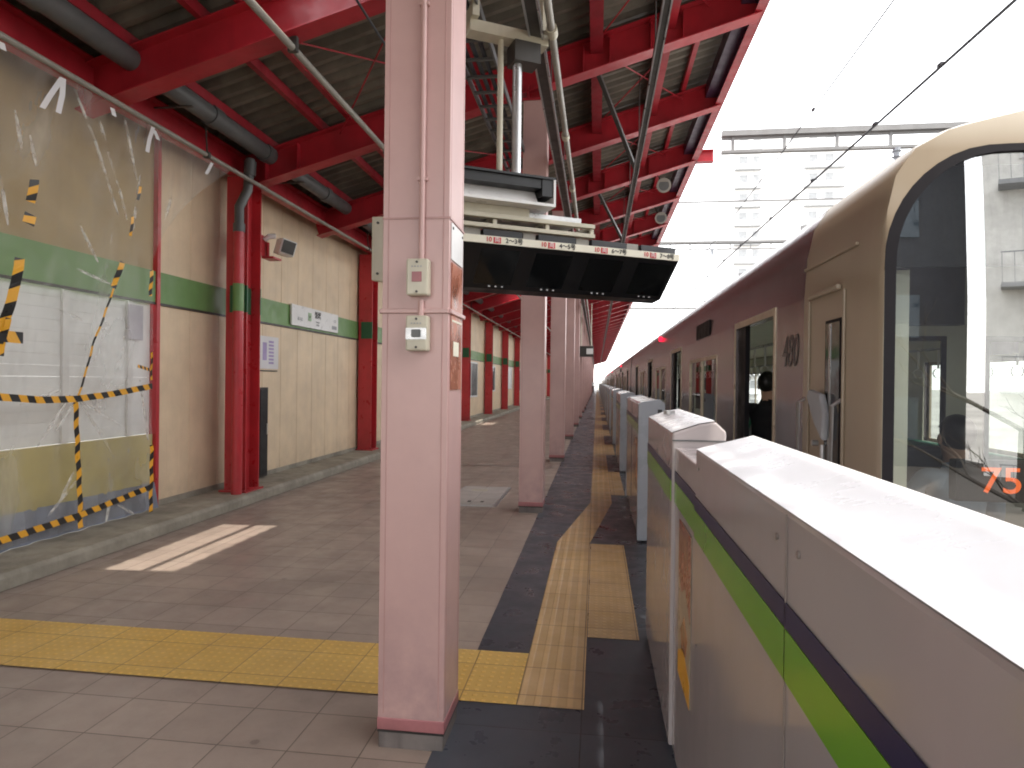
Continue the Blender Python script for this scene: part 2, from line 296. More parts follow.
# ------------------------------------------------------------------ mesh helpers
class MB:
    def __init__(s): s.v, s.f, s.mi = [], [], []; s.smooth = False; s.mats = []
    def add(s, vs, fs, mi=0):
        o = len(s.v); s.v += [tuple(v) for v in vs]; s.f += [tuple(i+o for i in f) for f in fs]; s.mi += [mi]*len(fs); return s
    def box(s, x0, x1, y0, y1, z0, z1, mi=0):
        x0, x1 = sorted((x0, x1)); y0, y1 = sorted((y0, y1)); z0, z1 = sorted((z0, z1))
        return s.add([(x0,y0,z0),(x1,y0,z0),(x1,y1,z0),(x0,y1,z0),(x0,y0,z1),(x1,y0,z1),(x1,y1,z1),(x0,y1,z1)],
                     [(0,3,2,1),(4,5,6,7),(0,1,5,4),(1,2,6,5),(2,3,7,6),(3,0,4,7)], mi)
    def quad(s, a, b, c, d, mi=0): return s.add([a, b, c, d], [(0, 1, 2, 3)], mi)
    def tube(s, pts, r, n=10, cap=True, mi=0):
        pts = [Vector(p) for p in pts]; rings = []; rs = r if isinstance(r, (list, tuple)) else [r]*len(pts)
        t0 = (pts[1]-pts[0]).normalized(); ref = Vector((0, 0, 1)) if abs(t0.z) < .9 else Vector((1, 0, 0))
        vs = []
        for i, p in enumerate(pts):
            t = (pts[min(i+1, len(pts)-1)]-pts[max(i-1, 0)]).normalized()
            a = t.cross(ref).normalized(); b = t.cross(a).normalized(); ref2 = ref
            for k in range(n):
                an = 2*PI*k/n; vs.append(p+a*(math.cos(an)*rs[i])+b*(math.sin(an)*rs[i]))
        fs = []
        for i in range(len(pts)-1):
            for k in range(n):
                k2 = (k+1) % n; fs.append((i*n+k, i*n+k2, (i+1)*n+k2, (i+1)*n+k))
        if cap: fs.append(tuple(range(n))[::-1]); fs.append(tuple((len(pts)-1)*n+k for k in range(n)))
        return s.add(vs, fs, mi)
    def beam(s, p, q, w, h, mi=0):          # rectangular bar from p to q, h along 'up'
        p, q = Vector(p), Vector(q); t = (q-p).normalized(); ref = Vector((0, 0, 1)) if abs(t.z) < .95 else Vector((0, 1, 0))
        a = t.cross(ref).normalized()*(w/2); b = a.cross(t).normalized()*(h/2)
        vs = [e+i*a+j*b for e in (p, q) for (i, j) in ((-1,-1),(1,-1),(1,1),(-1,1))]
        return s.add(vs, [(0,1,2,3),(7,6,5,4),(0,4,5,1),(1,5,6,2),(2,6,7,3),(3,7,4,0)], mi)
    def hbeam(s, p, q, d, w, tf=.014, tw=.01, mi=0):    # I section, top line p->q is the BOTTOM edge centre, depth d upward
        p, q = Vector(p), Vector(q); up = Vector((0, 0, 1))
        t = (q-p).normalized(); a = t.cross(up).normalized(); b = a.cross(t).normalized()
        s.beam(p+b*tf/2, q+b*tf/2, w, tf, mi); s.beam(p+b*(d-tf/2), q+b*(d-tf/2), w, tf, mi); s.beam(p+b*d/2, q+b*d/2, tw, d-2*tf, mi)
        return s
    def prism(s, prof, axis, a0, a1, mi=0, caps=True):   # prof in the other two axes (for 'Y': (x,z); 'X': (y,z); 'Z': (x,y))
        def P(c, a):
            return {'Y': (c[0], a, c[1]), 'X': (a, c[0], c[1]), 'Z': (c[0], c[1], a)}[axis]
        n = len(prof); vs = [P(c, a0) for c in prof]+[P(c, a1) for c in prof]
        fs = [(i, (i+1) % n, (i+1) % n+n, i+n) for i in range(n)]
        if caps: fs += [tuple(range(n))[::-1], tuple(range(n, 2*n))]
        return s.add(vs, fs, mi)
    def split(s, name, mat, parent=None, **kw):      # every loose piece becomes a part of its own
        par = list(range(len(s.v)))
        def fi(a):
            while par[a] != a: par[a] = par[par[a]]; a = par[a]
            return a
        for f in s.f:
            for b in f[1:]: par[fi(b)] = fi(f[0])
        isl = {}
        for f, mi in zip(s.f, s.mi): isl.setdefault(fi(f[0]), []).append((f, mi))
        out = []
        for fs in isl.values():
            ids = sorted(set(i for f, _ in fs for i in f)); mp = {i: k for k, i in enumerate(ids)}
            q = MB(); q.v = [s.v[i] for i in ids]; q.f = [tuple(mp[i] for i in f) for f, _ in fs]; q.mi = [mi for _, mi in fs]
            out.append(q.build(name, mat, parent, **kw))
        return out
    def build(s, name, mat, parent=None, bevel=0, smooth=None, loc=None):
        me = bpy.data.meshes.new(name); me.from_pydata(s.v, [], s.f); me.update()
        for mt in (mat if isinstance(mat, (list, tuple)) else [mat]): me.materials.append(M[mt] if isinstance(mt, str) else mt)
        me.polygons.foreach_set('material_index', s.mi)
        bm = bmesh.new(); bm.from_mesh(me); bmesh.ops.recalc_face_normals(bm, faces=bm.faces); bm.to_mesh(me); bm.free()
        if smooth:
            me.polygons.foreach_set('use_smooth', [True]*len(me.polygons))
            me.set_sharp_from_angle(angle=math.radians(smooth))
        o = bpy.data.objects.new(name, me); COL.objects.link(o)
        if parent: o.parent = parent
        if loc: o.location = loc
        if bevel:
            bv = o.modifiers.new('bevel', 'BEVEL'); bv.width = bevel; bv.segments = 2; bv.limit_method = 'ANGLE'; bv.angle_limit = math.radians(40)
            bv.harden_normals = False
        return o

def tag(o, label=None, cat=None, group=None, kind=None):
    if label: o['label'] = label
    if cat: o['category'] = cat
    if group: o['group'] = group
    if kind: o['kind'] = kind
    return o
def thing(name, label, cat, loc=(0, 0, 0), rz=0, group=None):
    o = bpy.data.objects.new(name, None); o.empty_display_size = .1; COL.objects.link(o)
    o.location = loc; o.rotation_euler = (0, 0, rz); return tag(o, label, cat, group)
def copy_tree(o, parent=None, loc=None):
    c = o.copy(); COL.objects.link(c)
    if parent: c.parent = parent
    if loc is not None: c.location = loc
    for ch in list(o.children): copy_tree(ch, c)
    return c
def text(s_, name, mat, parent, loc, size, rot=(PI/2, 0, 0), align='CENTER', shear=0, sx=1, ext=.0008, bold=0):
    cu = bpy.data.curves.new(name, 'FONT'); cu.body = s_; cu.size = size; cu.align_x = align; cu.align_y = 'CENTER'; cu.extrude = ext; cu.shear = shear; cu.offset = bold
    o = bpy.data.objects.new(name, cu); COL.objects.link(o)
    dg = bpy.context.evaluated_depsgraph_get(); dg.update()
    me = bpy.data.meshes.new_from_object(o.evaluated_get(dg)); COL.objects.unlink(o); bpy.data.objects.remove(o)
    me.materials.clear(); me.materials.append(M[mat])
    t = bpy.data.objects.new(name, me); COL.objects.link(t); t.location = loc; t.rotation_euler = rot; t.scale = (sx, 1, 1)
    if parent: t.parent = parent
    return t
ORD = ['first','second','third','fourth','fifth','sixth','seventh','eighth','ninth','tenth','eleventh','twelfth','thirteenth','fourteenth','fifteenth','sixteenth','seventeenth','eighteenth','nineteenth','twentieth']
def ordn(i):
    if i < 20: return ORD[i]
    t = {2: 'twenty', 3: 'thirty', 4: 'forty'}; tt = {2: 'twentieth', 3: 'thirtieth', 4: 'fortieth'}
    q, r = divmod(i+1, 10); return tt[q] if r == 0 else t[q]+'-'+ORD[r-1]
def wall_holes(mb, X, t, Y0, Y1, Z0, Z1, holes, mi=0):
    """plate in the plane x = X .. X+t with rectangular holes (y0,y1,z0,z1)"""
    ys = sorted(set([Y0, Y1]+[h[0] for h in holes]+[h[1] for h in holes])); zs = sorted(set([Z0, Z1]+[h[2] for h in holes]+[h[3] for h in holes]))
    ys = [y for y in ys if Y0 <= y <= Y1]; zs = [z for z in zs if Z0 <= z <= Z1]
    solid = {}
    for i in range(len(ys)-1):
        for j in range(len(zs)-1):
            cy, cz = (ys[i]+ys[i+1])/2, (zs[j]+zs[j+1])/2
            solid[i, j] = not any(h[0] < cy < h[1] and h[2] < cz < h[3] for h in holes)
    for (i, j), s in solid.items():
        if not s: continue
        y0, y1, z0, z1 = ys[i], ys[i+1], zs[j], zs[j+1]
        mb.quad((X, y0, z0), (X, y0, z1), (X, y1, z1), (X, y1, z0), mi); mb.quad((X+t, y0, z0), (X+t, y1, z0), (X+t, y1, z1), (X+t, y0, z1), mi)
        for di, dj, q in ((-1, 0, ((X, y0, z0), (X+t, y0, z0), (X+t, y0, z1), (X, y0, z1))), (1, 0, ((X, y1, z0), (X, y1, z1), (X+t, y1, z1), (X+t, y1, z0))),
                          (0, -1, ((X, y0, z0), (X, y1, z0), (X+t, y1, z0), (X+t, y0, z0))), (0, 1, ((X, y0, z1), (X+t, y0, z1), (X+t, y1, z1), (X, y1, z1)))):
            if not solid.get((i+di, j+dj), False): mb.quad(*q, mi)

# ------------------------------------------------------------------ setting: ground, platform, track
YN, YF = -6.0, 205.0                     # platform ends
g = MB(); g.quad((-900, -900, -6.5), (900, -900, -6.5), (900, 1500, -6.5), (-900, 1500, -6.5)); tag(g.build('ground', 'ground'), kind='structure')
g = MB(); g.box(1.08, 14, -120, 420, -2.2, -1.35); tag(g.build('track_bed', 'ballast'), kind='structure')
g = MB(); g.box(-5.2, 1.08, YN, YF, -1.4, 0); tag(g.build('platform_floor', 'floor'), kind='structure')
g = MB()
g.quad((-.64, YN, .004), (1.07, YN, .004), (1.07, YF, .004), (-.64, YF, .004)); tag(g.build('dark_paving', 'darkpave'), kind='structure')
def sheet(name, mat, polys, z=.008):
    g = MB()
    for p in polys: g.add([(x, y, z) for x, y in p], [tuple(range(len(p)))])
    return tag(g.build(name, mat), kind='structure')
def rect(x0, x1, y0, y1): return [(x0, y0), (x1, y0), (x1, y1), (x0, y1)]
sheet('tactile_crossing_strip', 'yellow', [rect(-4.05, -.352, 2.97, 3.54)])
sheet('tactile_guide_path', 'tact', [rect(-.35, -.04, 2.97, 6.03), [(-.35, 6.032), (-.05, 6.032), (.2, 8.1), (-.06, 8.1)], rect(-.06, .2, 8.102, YF-2)])
PITCHD = 4.76; D0 = 5.05
polys = [rect(-.036, .262, 3.82, 6.03)]
k = 1
while D0+PITCHD*k+1.1 < YF-3:
    c = D0+PITCHD*k; polys.append(rect(.204, .385, c-1.12, c+1.12)); k += 1
sheet('tactile_door_pad', 'tactdot', polys)
g = MB(); g.prism([(-5.2, 0.001), (-4.05, 0.001), (-4.045, .09), (-4.075, .12), (-5.2, .122)], 'Y', YN, 190); tag(g.build('kerb', 'conc', bevel=.008), kind='structure')
for xr in (2.06, 3.13, 5.9, 6.97):
    g = MB(); g.box(xr-.07, xr+.07, -120, 420, -1.345, -1.33); g.box(xr-.012, xr+.012, -120, 420, -1.33, -1.2); g.box(xr-.033, xr+.033, -120, 420, -1.2, -1.16)
    tag(g.build('rail', 'railsteel'), kind='structure')
# floor hatch and expansion line
h = thing('floor_hatch', 'square grey steel inspection hatch set in the mauve floor behind the first column', 'hatch', (-1.5, 8.32, 0))
g = MB(); g.box(-.33, .33, -.7, .7, .001, .009); g.build('frame', 'alu', h)
g = MB(); g.box(-.29, .29, -.66, .66, .009, .013); g.build('cover', 'hatch', h)
g = MB(); g.box(-.16, .05, .3, .42, .013, .016); g.build('label_plate', 'pale', h)
g = MB(); g.box(-.06, -.02, -.5, -.42, .013, .017); g.box(.1, .14, -.5, -.42, .013, .017); g.split('lifting_slot', 'dark', h)
sheet('expansion_joint', 'alu', [rect(-4.04, -.66, 11.28, 11.33), rect(-.62, .38, 11.28, 11.31)], z=.012)

# ------------------------------------------------------------------ left wall
WX = -4.65
BAY = 4.8; C0 = 2.69
NB = 26
wl = thing('platform_wall', 'long cream panelled wall with a green band behind the red posts', 'wall', (WX, 0, .12))
for i in range(-1, NB):
    y0 = C0+BAY*i+.0; y1 = y0+BAY
    if i == -1: y0, y1 = YN, C0
    g = MB(); w = (y1-y0)/9; xs = []
    if i in (-1, 0):
        # bay with the boarded-up opening: cladding only past the opening edge
        y0 = 6.36 if i == 0 else y0
        if i == -1: continue
        w = (y1-y0)/2
        n = 2
    else: n = 9
    pts = []
    for k in range(n):                       # shallow vertical grooves between boards
        a = y0+w*k
        pts += [(a+.003, 0), (a+.007, .006)]
        for q in (1, 2): pts += [(a+w*q/3-.012, .006), (a+w*q/3, .0045), (a+w*q/3+.012, .006)]
        pts += [(a+w-.007, .006), (a+w-.003, 0)]
    hole = i >= 3 and i % 1 == 0
    vs, fs = [], []
    for (yy, dx) in pts: vs += [(dx, yy, 0), (dx, yy, 4.2)]
    fs = [(2*j, 2*j+2, 2*j+3, 2*j+1) for j in range(len(pts)-1)]
    g.add(vs, fs); g.box(-.1, -.002, y0, y1, 0, 4.2)
    cl = g.build('cladding', 'cream', wl)
g = MB(); g.box(.008, .03, YN, C0+BAY*NB, 2.165, 2.49); g.build('green_band', 'green', wl)
g = MB(); g.box(.006, .036, YN, C0+BAY*NB, 2.14, 2.163); g.build('band_trim', 'dark', wl)
g = MB(); g.box(.0, .02, 6.355, C0+BAY*NB, 0, .06); g.build('skirting', 'conc', wl)
# windows / doors seen further down the wall
for i in range(3, NB):
    y0 = C0+BAY*i
    fr = MB()
    kind = i % 3
    if kind == 0: a, b, z0, z1 = .5, 3.7, .95, 2.1; pm = 'shutter'
    elif kind == 1: a, b, z0, z1 = .55, 3.0, .75, 2.08; pm = 'pipe'
    else: a, b, z0, z1 = .9, 2.6, .9, 2.05; pm = 'bldglass'
    fr.box(.008, .05, y0+a, y0+b, z0, z0+.06); fr.box(.008, .05, y0+a, y0+b, z1-.06, z1)
    fr.box(.008, .05, y0+a, y0+a+.06, z0+.06, z1-.06); fr.box(.008, .05, y0+b-.06, y0+b, z0+.06, z1-.06); fr.box(.008, .045, y0+(a+b)/2-.03, y0+(a+b)/2+.03, z0+.06, z1-.06)
    f = fr.build('window', 'white', wl); p = MB(); p.box(.008, .02, y0+a+.06, y0+b-.06, z0+.06, z1-.06); p.build('pane', pm, f)

# boarded-up opening behind the clear sheet
ko = thing('boarded_opening', 'boarded kiosk opening with white shutter boards above an olive board', 'shop front', (WX, 0, .12))
g = MB(); g.box(-.03, .0, YN, 6.3, 2.49, 4.2); g.build('upper_board', 'creamdk', ko)
g = MB()
for k in range(14):
    z0 = .78+k*.0985; g.box(-.06, -.03, YN, 6.3, z0, z0+.0975)
g.build('shutter', 'shutter', ko)
for yy in (3.3, 4.0, 5.15, 5.95):
    g = MB(); g.box(-.028, -.005, yy, yy+.07, .78, 2.138); g.build('mullion', 'white', ko)
g = MB(); g.box(-.04, .012, YN, 6.3, .25, .775); g.build('lower_board', 'olive', ko)
g = MB()
NT = 60
for a in range(NT):
    ya, yb = 2.0+4.3*a/NT, 2.0+4.3*(a+1)/NT
    fa, fb = .03+.018*math.sin(a*1.7)+.01*math.sin(a*.6), .03+.018*math.sin((a+1)*1.7)+.01*math.sin((a+1)*.6)
    g.quad((fa, ya, .27), (fb, yb, .27), (fb+.05, yb, .003), (fa+.05, ya, .003))
g.build('tarpaulin', 'tarp', ko)
g = MB(); g.box(-.05, .05, 6.302, 6.352, .0, 4.2); g.build('red_edge_post', 'redpost', ko)
g = MB(); g.box(.004, .02, 5.93, 6.13, 1.75, 2.1); g.build('notice', 'greypaper', ko)

# clear plastic sheet hung from the rail
def film_x(z): return -4.07-.44*min(1, max(0, (3.79-z))/3.0)
g = MB()
NY, NZ = 130, 90
def sheet_pt(a, b):
    z = 3.79-(3.79-.16)*b
    x = film_x(z)
    yend = 1.352*abs(x)+1.25*max(0, 1-(3.79-z)/1.25)**1.6
    y = 1.6+(yend-1.6)*a
    amp = .3+.7*min(1, b*1.5)
    fold = .028*math.sin(y*5.2+1.6*math.sin(z*1.3+y))+.016*math.sin(y*13+z*3.1)
    nv = noise.noise(Vector((y*1.6+z*.5, z*.55, 3.1)))*.07+abs(noise.noise(Vector((y*2.6-z*.7, z*.6, 9.7))))*.035
    creas = max(0, 1-abs(noise.noise(Vector((y*1.1+z*.8, z*.7-y*.3, 1.7)))*9))*.02
    return (x+(fold+nv)*amp*.4+creas*.5, y, z)
vs = [sheet_pt(i/NY, j/NZ) for j in range(NZ+1) for i in range(NY+1)]
fs = [(j*(NY+1)+i, j*(NY+1)+i+1, (j+1)*(NY+1)+i+1, (j+1)*(NY+1)+i) for j in range(NZ) for i in range(NY)]
g.add(vs, fs); ps = thing('plastic_sheet', 'clear plastic dust sheet hanging over the boarded kiosk opening', 'plastic sheet', (0, 0, 0))
g.build('film', 'sheet', ps, smooth=180)
# gathered folds and tied ends, thin strips of the same film doubled up
M['fold'] = glass('doubled_plastic_fold', (1, 1, 1)); 
mt, nt, out = new_mat('milky_fold'); tr = nd(nt, 'ShaderNodeBsdfTransparent'); df = nd(nt, 'ShaderNodeBsdfPrincipled'); df.inputs['Base Color'].default_value = (.85, .83, .78, 1); df.inputs['Roughness'].default_value = .2
mx = nd(nt, 'ShaderNodeMixShader'); mr = nd(nt, 'ShaderNodeMapRange'); mr.inputs['To Min'].default_value = .0; mr.inputs['To Max'].default_value = .75
nt.links.new(noise_fac(nt, 9, 3, .5, .4, .7), mr.inputs['Value']); nt.links.new(mr.outputs[0], mx.inputs[0]); nt.links.new(tr.outputs[0], mx.inputs[1]); nt.links.new(df.outputs[0], mx.inputs[2]); nt.links.new(mx.outputs[0], out.inputs['Surface'])
M['fold'] = mt
def film_pt(px, py, off=.09):
    X = -4.3
    for _ in range(12):
        p = onX(px, py, X); X = film_x(p.z)+off
    return onX(px, py, X)
folds = [[(112,165),(121,195),(127,220)],[(97,110),(113,170)],[(75,90),(95,140),(120,220)],[(15,110),(22,150)],[(0,175),(8,225)],[(80,225),(98,262)],[(75,268),(112,285)],[(30,135),(36,165)],[(70,395),(55,420),(35,450)],[(76,400),(50,440)],[(80,402),(105,440),(112,455)],[(85,470),(45,520)],[(110,500),(106,522)],[(118,505),(140,518)],[(60,310),(82,320)],[(82,402),(120,425)],[(140,380),(148,440)],[(172,195),(165,220)],[(60,390),(20,405)],[(140,175),(133,230)],[(75,470),(60,500)],[(125,120),(137,180)]]
for f in folds:
    g = MB(); P = [film_pt(*p) for p in f]; n = 8; pts = []
    for i in range(len(P)-1):
        for t in range(n): pts.append(P[i].lerp(P[i+1], t/n))
    pts.append(P[-1]); L = len(pts)
    rs = [.004+.011*math.sin(PI*(i+.3)/(L-.4))**.7*(.7+.3*random.random()) for i in range(L)]
    g.tube(pts, rs, 5); g.build('fold', 'fold', ps, smooth=60)
for p0, lst in (((62,78),[((62,78),(50,95),(42,108)),((63,78),(62,95),(58,113))]), ((153,127),[((153,127),(149,140),(147,152)),((154,130),(158,140))]), ((0,44),[((1,42),(3,50))]), ((112,108),[((112,108),(114,116))]), ((211,163),[((212,163),(206,174))])):
    for l in lst:
        g = MB(); pts = [onX(a, b, -4.02) for a, b in l]
        w = .022
        vs = []
        for p in pts: vs += [(p.x, p.y-w, p.z), (p.x+.006, p.y+w, p.z)]
        g.add(vs, [(2*i, 2*i+1, 2*i+3, 2*i+2) for i in range(len(pts)-1)]); g.build('tie_tape', 'paper', ps)
# hanging rail
hr = thing('hanging_rail', 'long thin grey rail running under the eave beam along the wall', 'rail', (-4.05, 0, 3.81))
g = MB(); g.tube([(0, -2, 0), (0, 110, 0)], .024, 10); g.build('pipe', 'rail', hr, smooth=40)
for k in range(24):
    y = .3+4.8*k; g = MB(); g.tube([(0, y+1.2, .02), (-.02, y+1.2, .3)], .008, 6); g.box(-.03, .03, y+1.18, y+1.22, -.03, .03); g.build('hanger', 'dark', hr)

# hazard tape
def tape(pl, label, w=.05, stripe=.075, plane=None, phase=0., skew=.6):
    P = [film_pt(a, b, .1) if plane is None else onX(a, b, plane) for a, b in pl]
    seg = []; L = 0
    for i in range(len(P)-1): seg.append((L, P[i], P[i+1])); L += (P[i+1]-P[i]).length
    def at(s):
        for s0, a, b in reversed(seg):
            if s >= s0 or s0 == 0: l = (b-a).length; return a+(b-a)*((s-s0)/l), (b-a)/l
    g = MB(); n = int(L/stripe)+2; k = 0
    for k in range(-1, n):
        s0, s1 = (k+phase)*stripe, (k+1+phase)*stripe
        sub = 3
        for q in range(sub):
            a, b = s0+(s1-s0)*q/sub, s0+(s1-s0)*(q+1)/sub
            c = []
            for s, e in ((a, -1), (b, -1), (b, 1), (a, 1)):
                ss = min(L, max(0, s+e*w*.5*skew)); p, t = at(ss); nrm = t.cross(Vector((1, 0, 0))).normalized()
                wob = .004*math.sin(ss*23)
                c.append(p+nrm*(w/2*e)+Vector((.006+wob, 0, 0)))
            if (c[0]-c[1]).length+(c[2]-c[3]).length > 1e-4: g.quad(*c, k % 2)
    o = g.build('hazard_tape', ['hazyel', 'hazblk'])
    return tag(o, label, 'tape', 'hazard tape strips on the plastic sheet')
tape([(-60, 395), (0, 397), (40, 400), (75, 399), (112, 394), (152, 386)], 'upper horizontal black and orange hazard tape across the plastic sheet', .055)
tape([(-60, 560), (0, 541), (80, 515), (150, 487)], 'lowest black and orange hazard tape sloping along the bottom of the plastic sheet', .055)
tape([(75, 402), (77, 450), (79, 490), (80, 528)], 'vertical black and orange hazard tape joining the upper and lowest tapes', .055)
tape([(122, 262), (116, 278), (113, 288)], 'short flat piece of hazard tape at the top of the twisted tape', .06)
tape([(113, 288), (104, 315), (92, 345), (86, 370), (82, 382), (77, 398)], 'narrow twisted hazard tape hanging above the upper horizontal tape', .022, .09)
tape([(151, 445), (151, 470), (150, 512)], 'vertical hazard tape at lower right beside the red edge post', .055)
tape([(151, 352), (151, 380)], 'short vertical hazard tape on the red edge post above the upper tape', .03, .06)
tape([(137, 366), (150, 370)], 'tiny scrap of yellow and black tape near the red edge post', .03, .03)
tape([(151, 270), (150, 296)], 'short hazard tape scrap at the right end of the green band', .05, .06)
tape([(140, 186), (137, 200)], 'scrap of hazard tape near the top right of the plastic sheet', .035, .07)
tape([(132, 216), (130, 236)], 'scrap of hazard tape just above the green band', .035, .07)
tape([(34, 178), (30, 202)], 'dark tape scraps high on the left of the plastic sheet', .08, .06, phase=1)
tape([(30, 214), (27, 224)], 'orange tape scrap above the hanging left tape', .1, .09)
tape([(19, 258), (15, 285), (6, 315), (-4, 345)], 'broad hazard tape hanging down at the far left of the sheet', .085, .11)
tape([(-20, 330), (2, 336), (22, 338)], 'broad crossing piece of hazard tape at the far left of the sheet', .085, .1)
tape([(8, 318), (4, 332), (0, 356)], 'curled end of hazard tape at the left frame edge', .05, .09)

# ------------------------------------------------------------------ red wall posts, downpipe
GRP_POST = 'red posts along the wall'
post0 = thing('wall_post', 'red steel wall post with downpipe beside the boarded opening', 'post', (-4.3, C0+BAY, .12), group=GRP_POST)
g = MB()   # H section, web facing the platform
g.box(-.3, -.05, -.12, -.105, 0, 4.0); g.box(-.3, -.05, .105, .12, 0, 4.0); g.box(-.3, .0, -.012, .012, 0, 4.0)
g2 = MB(); g2.box(-.15, .12, -.16, -.145, 0, 3.8); g2.box(-.15, .12, .145, .16, 0, 3.8); g2.box(-.02, .0, -.145, .145, 0, 3.8)
g2.build('shaft', 'redpost', post0)
g = MB(); g.box(-.017, .003, -.143, .143, 2.165, 2.49); g.box(-.1, .123, .146, .163, 2.165, 2.49); g.box(-.1, .123, -.163, -.146, 2.165, 2.49); g.build('green_band', 'greend', post0)
g = MB(); g.box(-.2, .16, -.2, .2, 0, .02); g.build('base_plate', 'redpost', post0)
posts = [post0]
for i in range(2, NB+1):
    y = C0+BAY*i
    posts.append(copy_tree(post0, None, (-4.45, y, .12))); posts[-1]['label'] = ('%s plain red wall post counted from the post with the downpipe' % ordn(i-1))
pz = copy_tree(post0, None, (-4.6, C0, .12)); pz['label'] = 'red wall post behind the plastic sheet at the left frame edge'
# downpipe
dp = thing('downpipe', 'rainwater downpipe, grey on top and red below, in front of the first red post', 'pipe', (-4.22, C0+BAY-.28, .12))
g = MB(); g.tube([(0, 0, 0), (0, 0, 3.12)], .062, 14); g.build('lower_pipe', 'redpost', dp, smooth=40)
g = MB(); g.tube([(0, 0, 2.165), (0, 0, 2.49)], .0635, 14, cap=False); g.build('green_band', 'green', dp, smooth=40)
g = MB(); g.tube([(0, 0, 3.12), (0, 0, 3.4), (.08, .04, 3.6), (.1, .06, 3.98)], .055, 14); g.tube([(0, 0, 3.1), (0, 0, 3.2)], .068, 14); g.tube([(.095, .055, 3.78), (.1, .06, 3.95)], .07, 14); g.build('upper_pipe', 'pipe', dp, smooth=40)
gp = thing('drain_pipe', 'thick dark grey drain pipe slung under the roof beside the wall', 'pipe', (-3.98, 0, 4.2))
g = MB(); g.tube([(0, 1, 0), (0, 60, 0)], .095, 16)
for y in (2.2, 4.0, 6.2, 7.3, 9.0, 11, 14, 17): g.tube([(0, y, 0), (0, y+.16, 0)], .11, 16)
g.build('pipe', 'pipe', gp, smooth=40)
for y in (3.4, 5.8, 8.2, 10.6, 13): g = MB(); g.beam((-.1, y, .1), (-.1, y, .5), .03, .006); g.beam((-.3, y, -.1), (.1, y, -.1), .03, .01); g.build('hanger', 'dark', gp)

# security camera on post
sc_ = thing('loudspeaker', 'white box loudspeaker with a dark grille on the first red post', 'loudspeaker', (-4.14, 7.98, 3.23))
g = MB(); g.box(-.16, .0, -.1, .12, -.19, -.165); g.box(-.16, -.13, -.3, -.02, -.165, .1); g.tube([(-.1, -.05, -.16), (-.1, -.05, .02)], .02, 8); g.build('bracket', 'redpost', sc_)
g = MB(); g.box(-.1, .1, -.13, .13, -.1, .1); b1 = g.build('casing', 'white', sc_, bevel=.015); b1.rotation_euler = (.0, .35, -.5); b1.location = (.06, .1, -.02)
g = MB(); g.box(-.08, .08, -.145, -.131, -.08, .08); b2 = g.build('grille', 'dark', sc_); b2.rotation_euler = (.0, .35, -.5); b2.location = (.06, .1, -.02)
g = MB(); g.tube([(-.12, -.1, .05), (-.06, -.1, .09), (0, -.05, .1)], .035, 8); g.build('mount', 'white', sc_, smooth=40)
for b in (b1, b2):
    b.rotation_euler = (.12, .22, .8)

# station name sign
ss = thing('station_sign', 'white station name board on the green wall band', 'sign', (WX+.04, 0, 0))
g = MB(); g.box(0, .03, 9.3, 11.07, 2.31, 2.63); g.build('board', 'white', ss, bevel=.004)
RX = (PI/2, 0, PI/2)
text('船堀', 'station_name', 'ink', ss, (.032, 10.22, 2.53), .12, RX, bold=.003)
text('Funabori', 'station_name_roman', 'greyink', ss, (.032, 10.22, 2.425), .04, RX)
text('ふなぼり', 'station_name_reading', 'greyink', ss, (.032, 10.22, 2.375), .035, RX)
text('東大島', 'neighbour_name', 'greyink', ss, (.032, 9.58, 2.42), .06, RX)
text('一之江', 'neighbour_name', 'greyink', ss, (.032, 10.9, 2.5), .055, RX)
g = MB(); g.box(.031, .034, 9.86, 9.98, 2.42, 2.55); g.build('line_mark', 'ltgreen', ss)
text('S17', 'station_number', 'ink', ss, (.036, 9.92, 2.485), .045, RX)
g = MB(); g.box(.031, .033, 10.8, 11.0, 2.36, 2.42); g.build('grey_block', 'greyink', ss)
nt_ = thing('notice_sheet', 'white paper notice with violet print beside the first red post', 'notice', (WX+.01, 0, 0))
g = MB(); g.box(0, .006, 8.47, 9.0, 1.63, 2.09); g.build('paper', 'paper', nt_)
g = MB()
for k in range(7): g.box(.0065, .008, 8.72, 8.86, 1.7+k*.05, 1.73+k*.05)
g.box(.0065, .008, 8.55, 8.66, 1.75, 2.0); g.build('print', 'violet', nt_)
g = MB(); g.box(0, .02, 8.45, 8.95, 1.595, 1.61); g.build('pin_rail', 'dark', nt_)
kb = thing('broom_locker', 'tall narrow dark cabinet standing against the wall by the first red post', 'cabinet', (WX+.01, 8.42, .12))
g = MB(); g.box(0, .1, -.12, .12, .02, 1.25); g.build('body', 'dark', kb, bevel=.006)
g = MB(); g.box(.1, .108, -.1, .1, .05, 1.22); g.build('door', 'black', kb)
g = MB(); g.box(.108, .118, .06, .08, .6, .75); g.build('handle', 'alu', kb)

# ------------------------------------------------------------------ canopy
def zb(x): return 3.85+.293*(x+4.1)          # underside of the rafters
XE = 1.76; XN = 1.36                          # eave edge; unseen first bays cut back so sun reaches the gate tops
can = thing('platform_canopy', 'red steel platform canopy with corrugated roof sheets', 'canopy', (0, 0, 0))
YC0, YC1 = -4.5, 131.0  # near end carried on unseen behind the camera to darken the floor
SL = math.atan(.293)
n_r = 0
yr = C0-2.4*3
rafts = []
while yr < YC1:
    xe = XN if yr < 2.5 else XE
    g = MB(); g.hbeam((-4.42, yr, zb(-4.42)), (xe-.02, yr, zb(xe-.02)), .36, .2)
    if abs((yr-C0) % BAY) < .1:
        for xs in (-4.0, -3.6, -1.25, -.2, .1, .55, .9): g.box(xs-.005, xs+.005, yr-.095, yr+.095, zb(xs)+.02, zb(xs)+.33)
    rafts.append(g.build('rafter', 'red', can))
    yr += 2.4
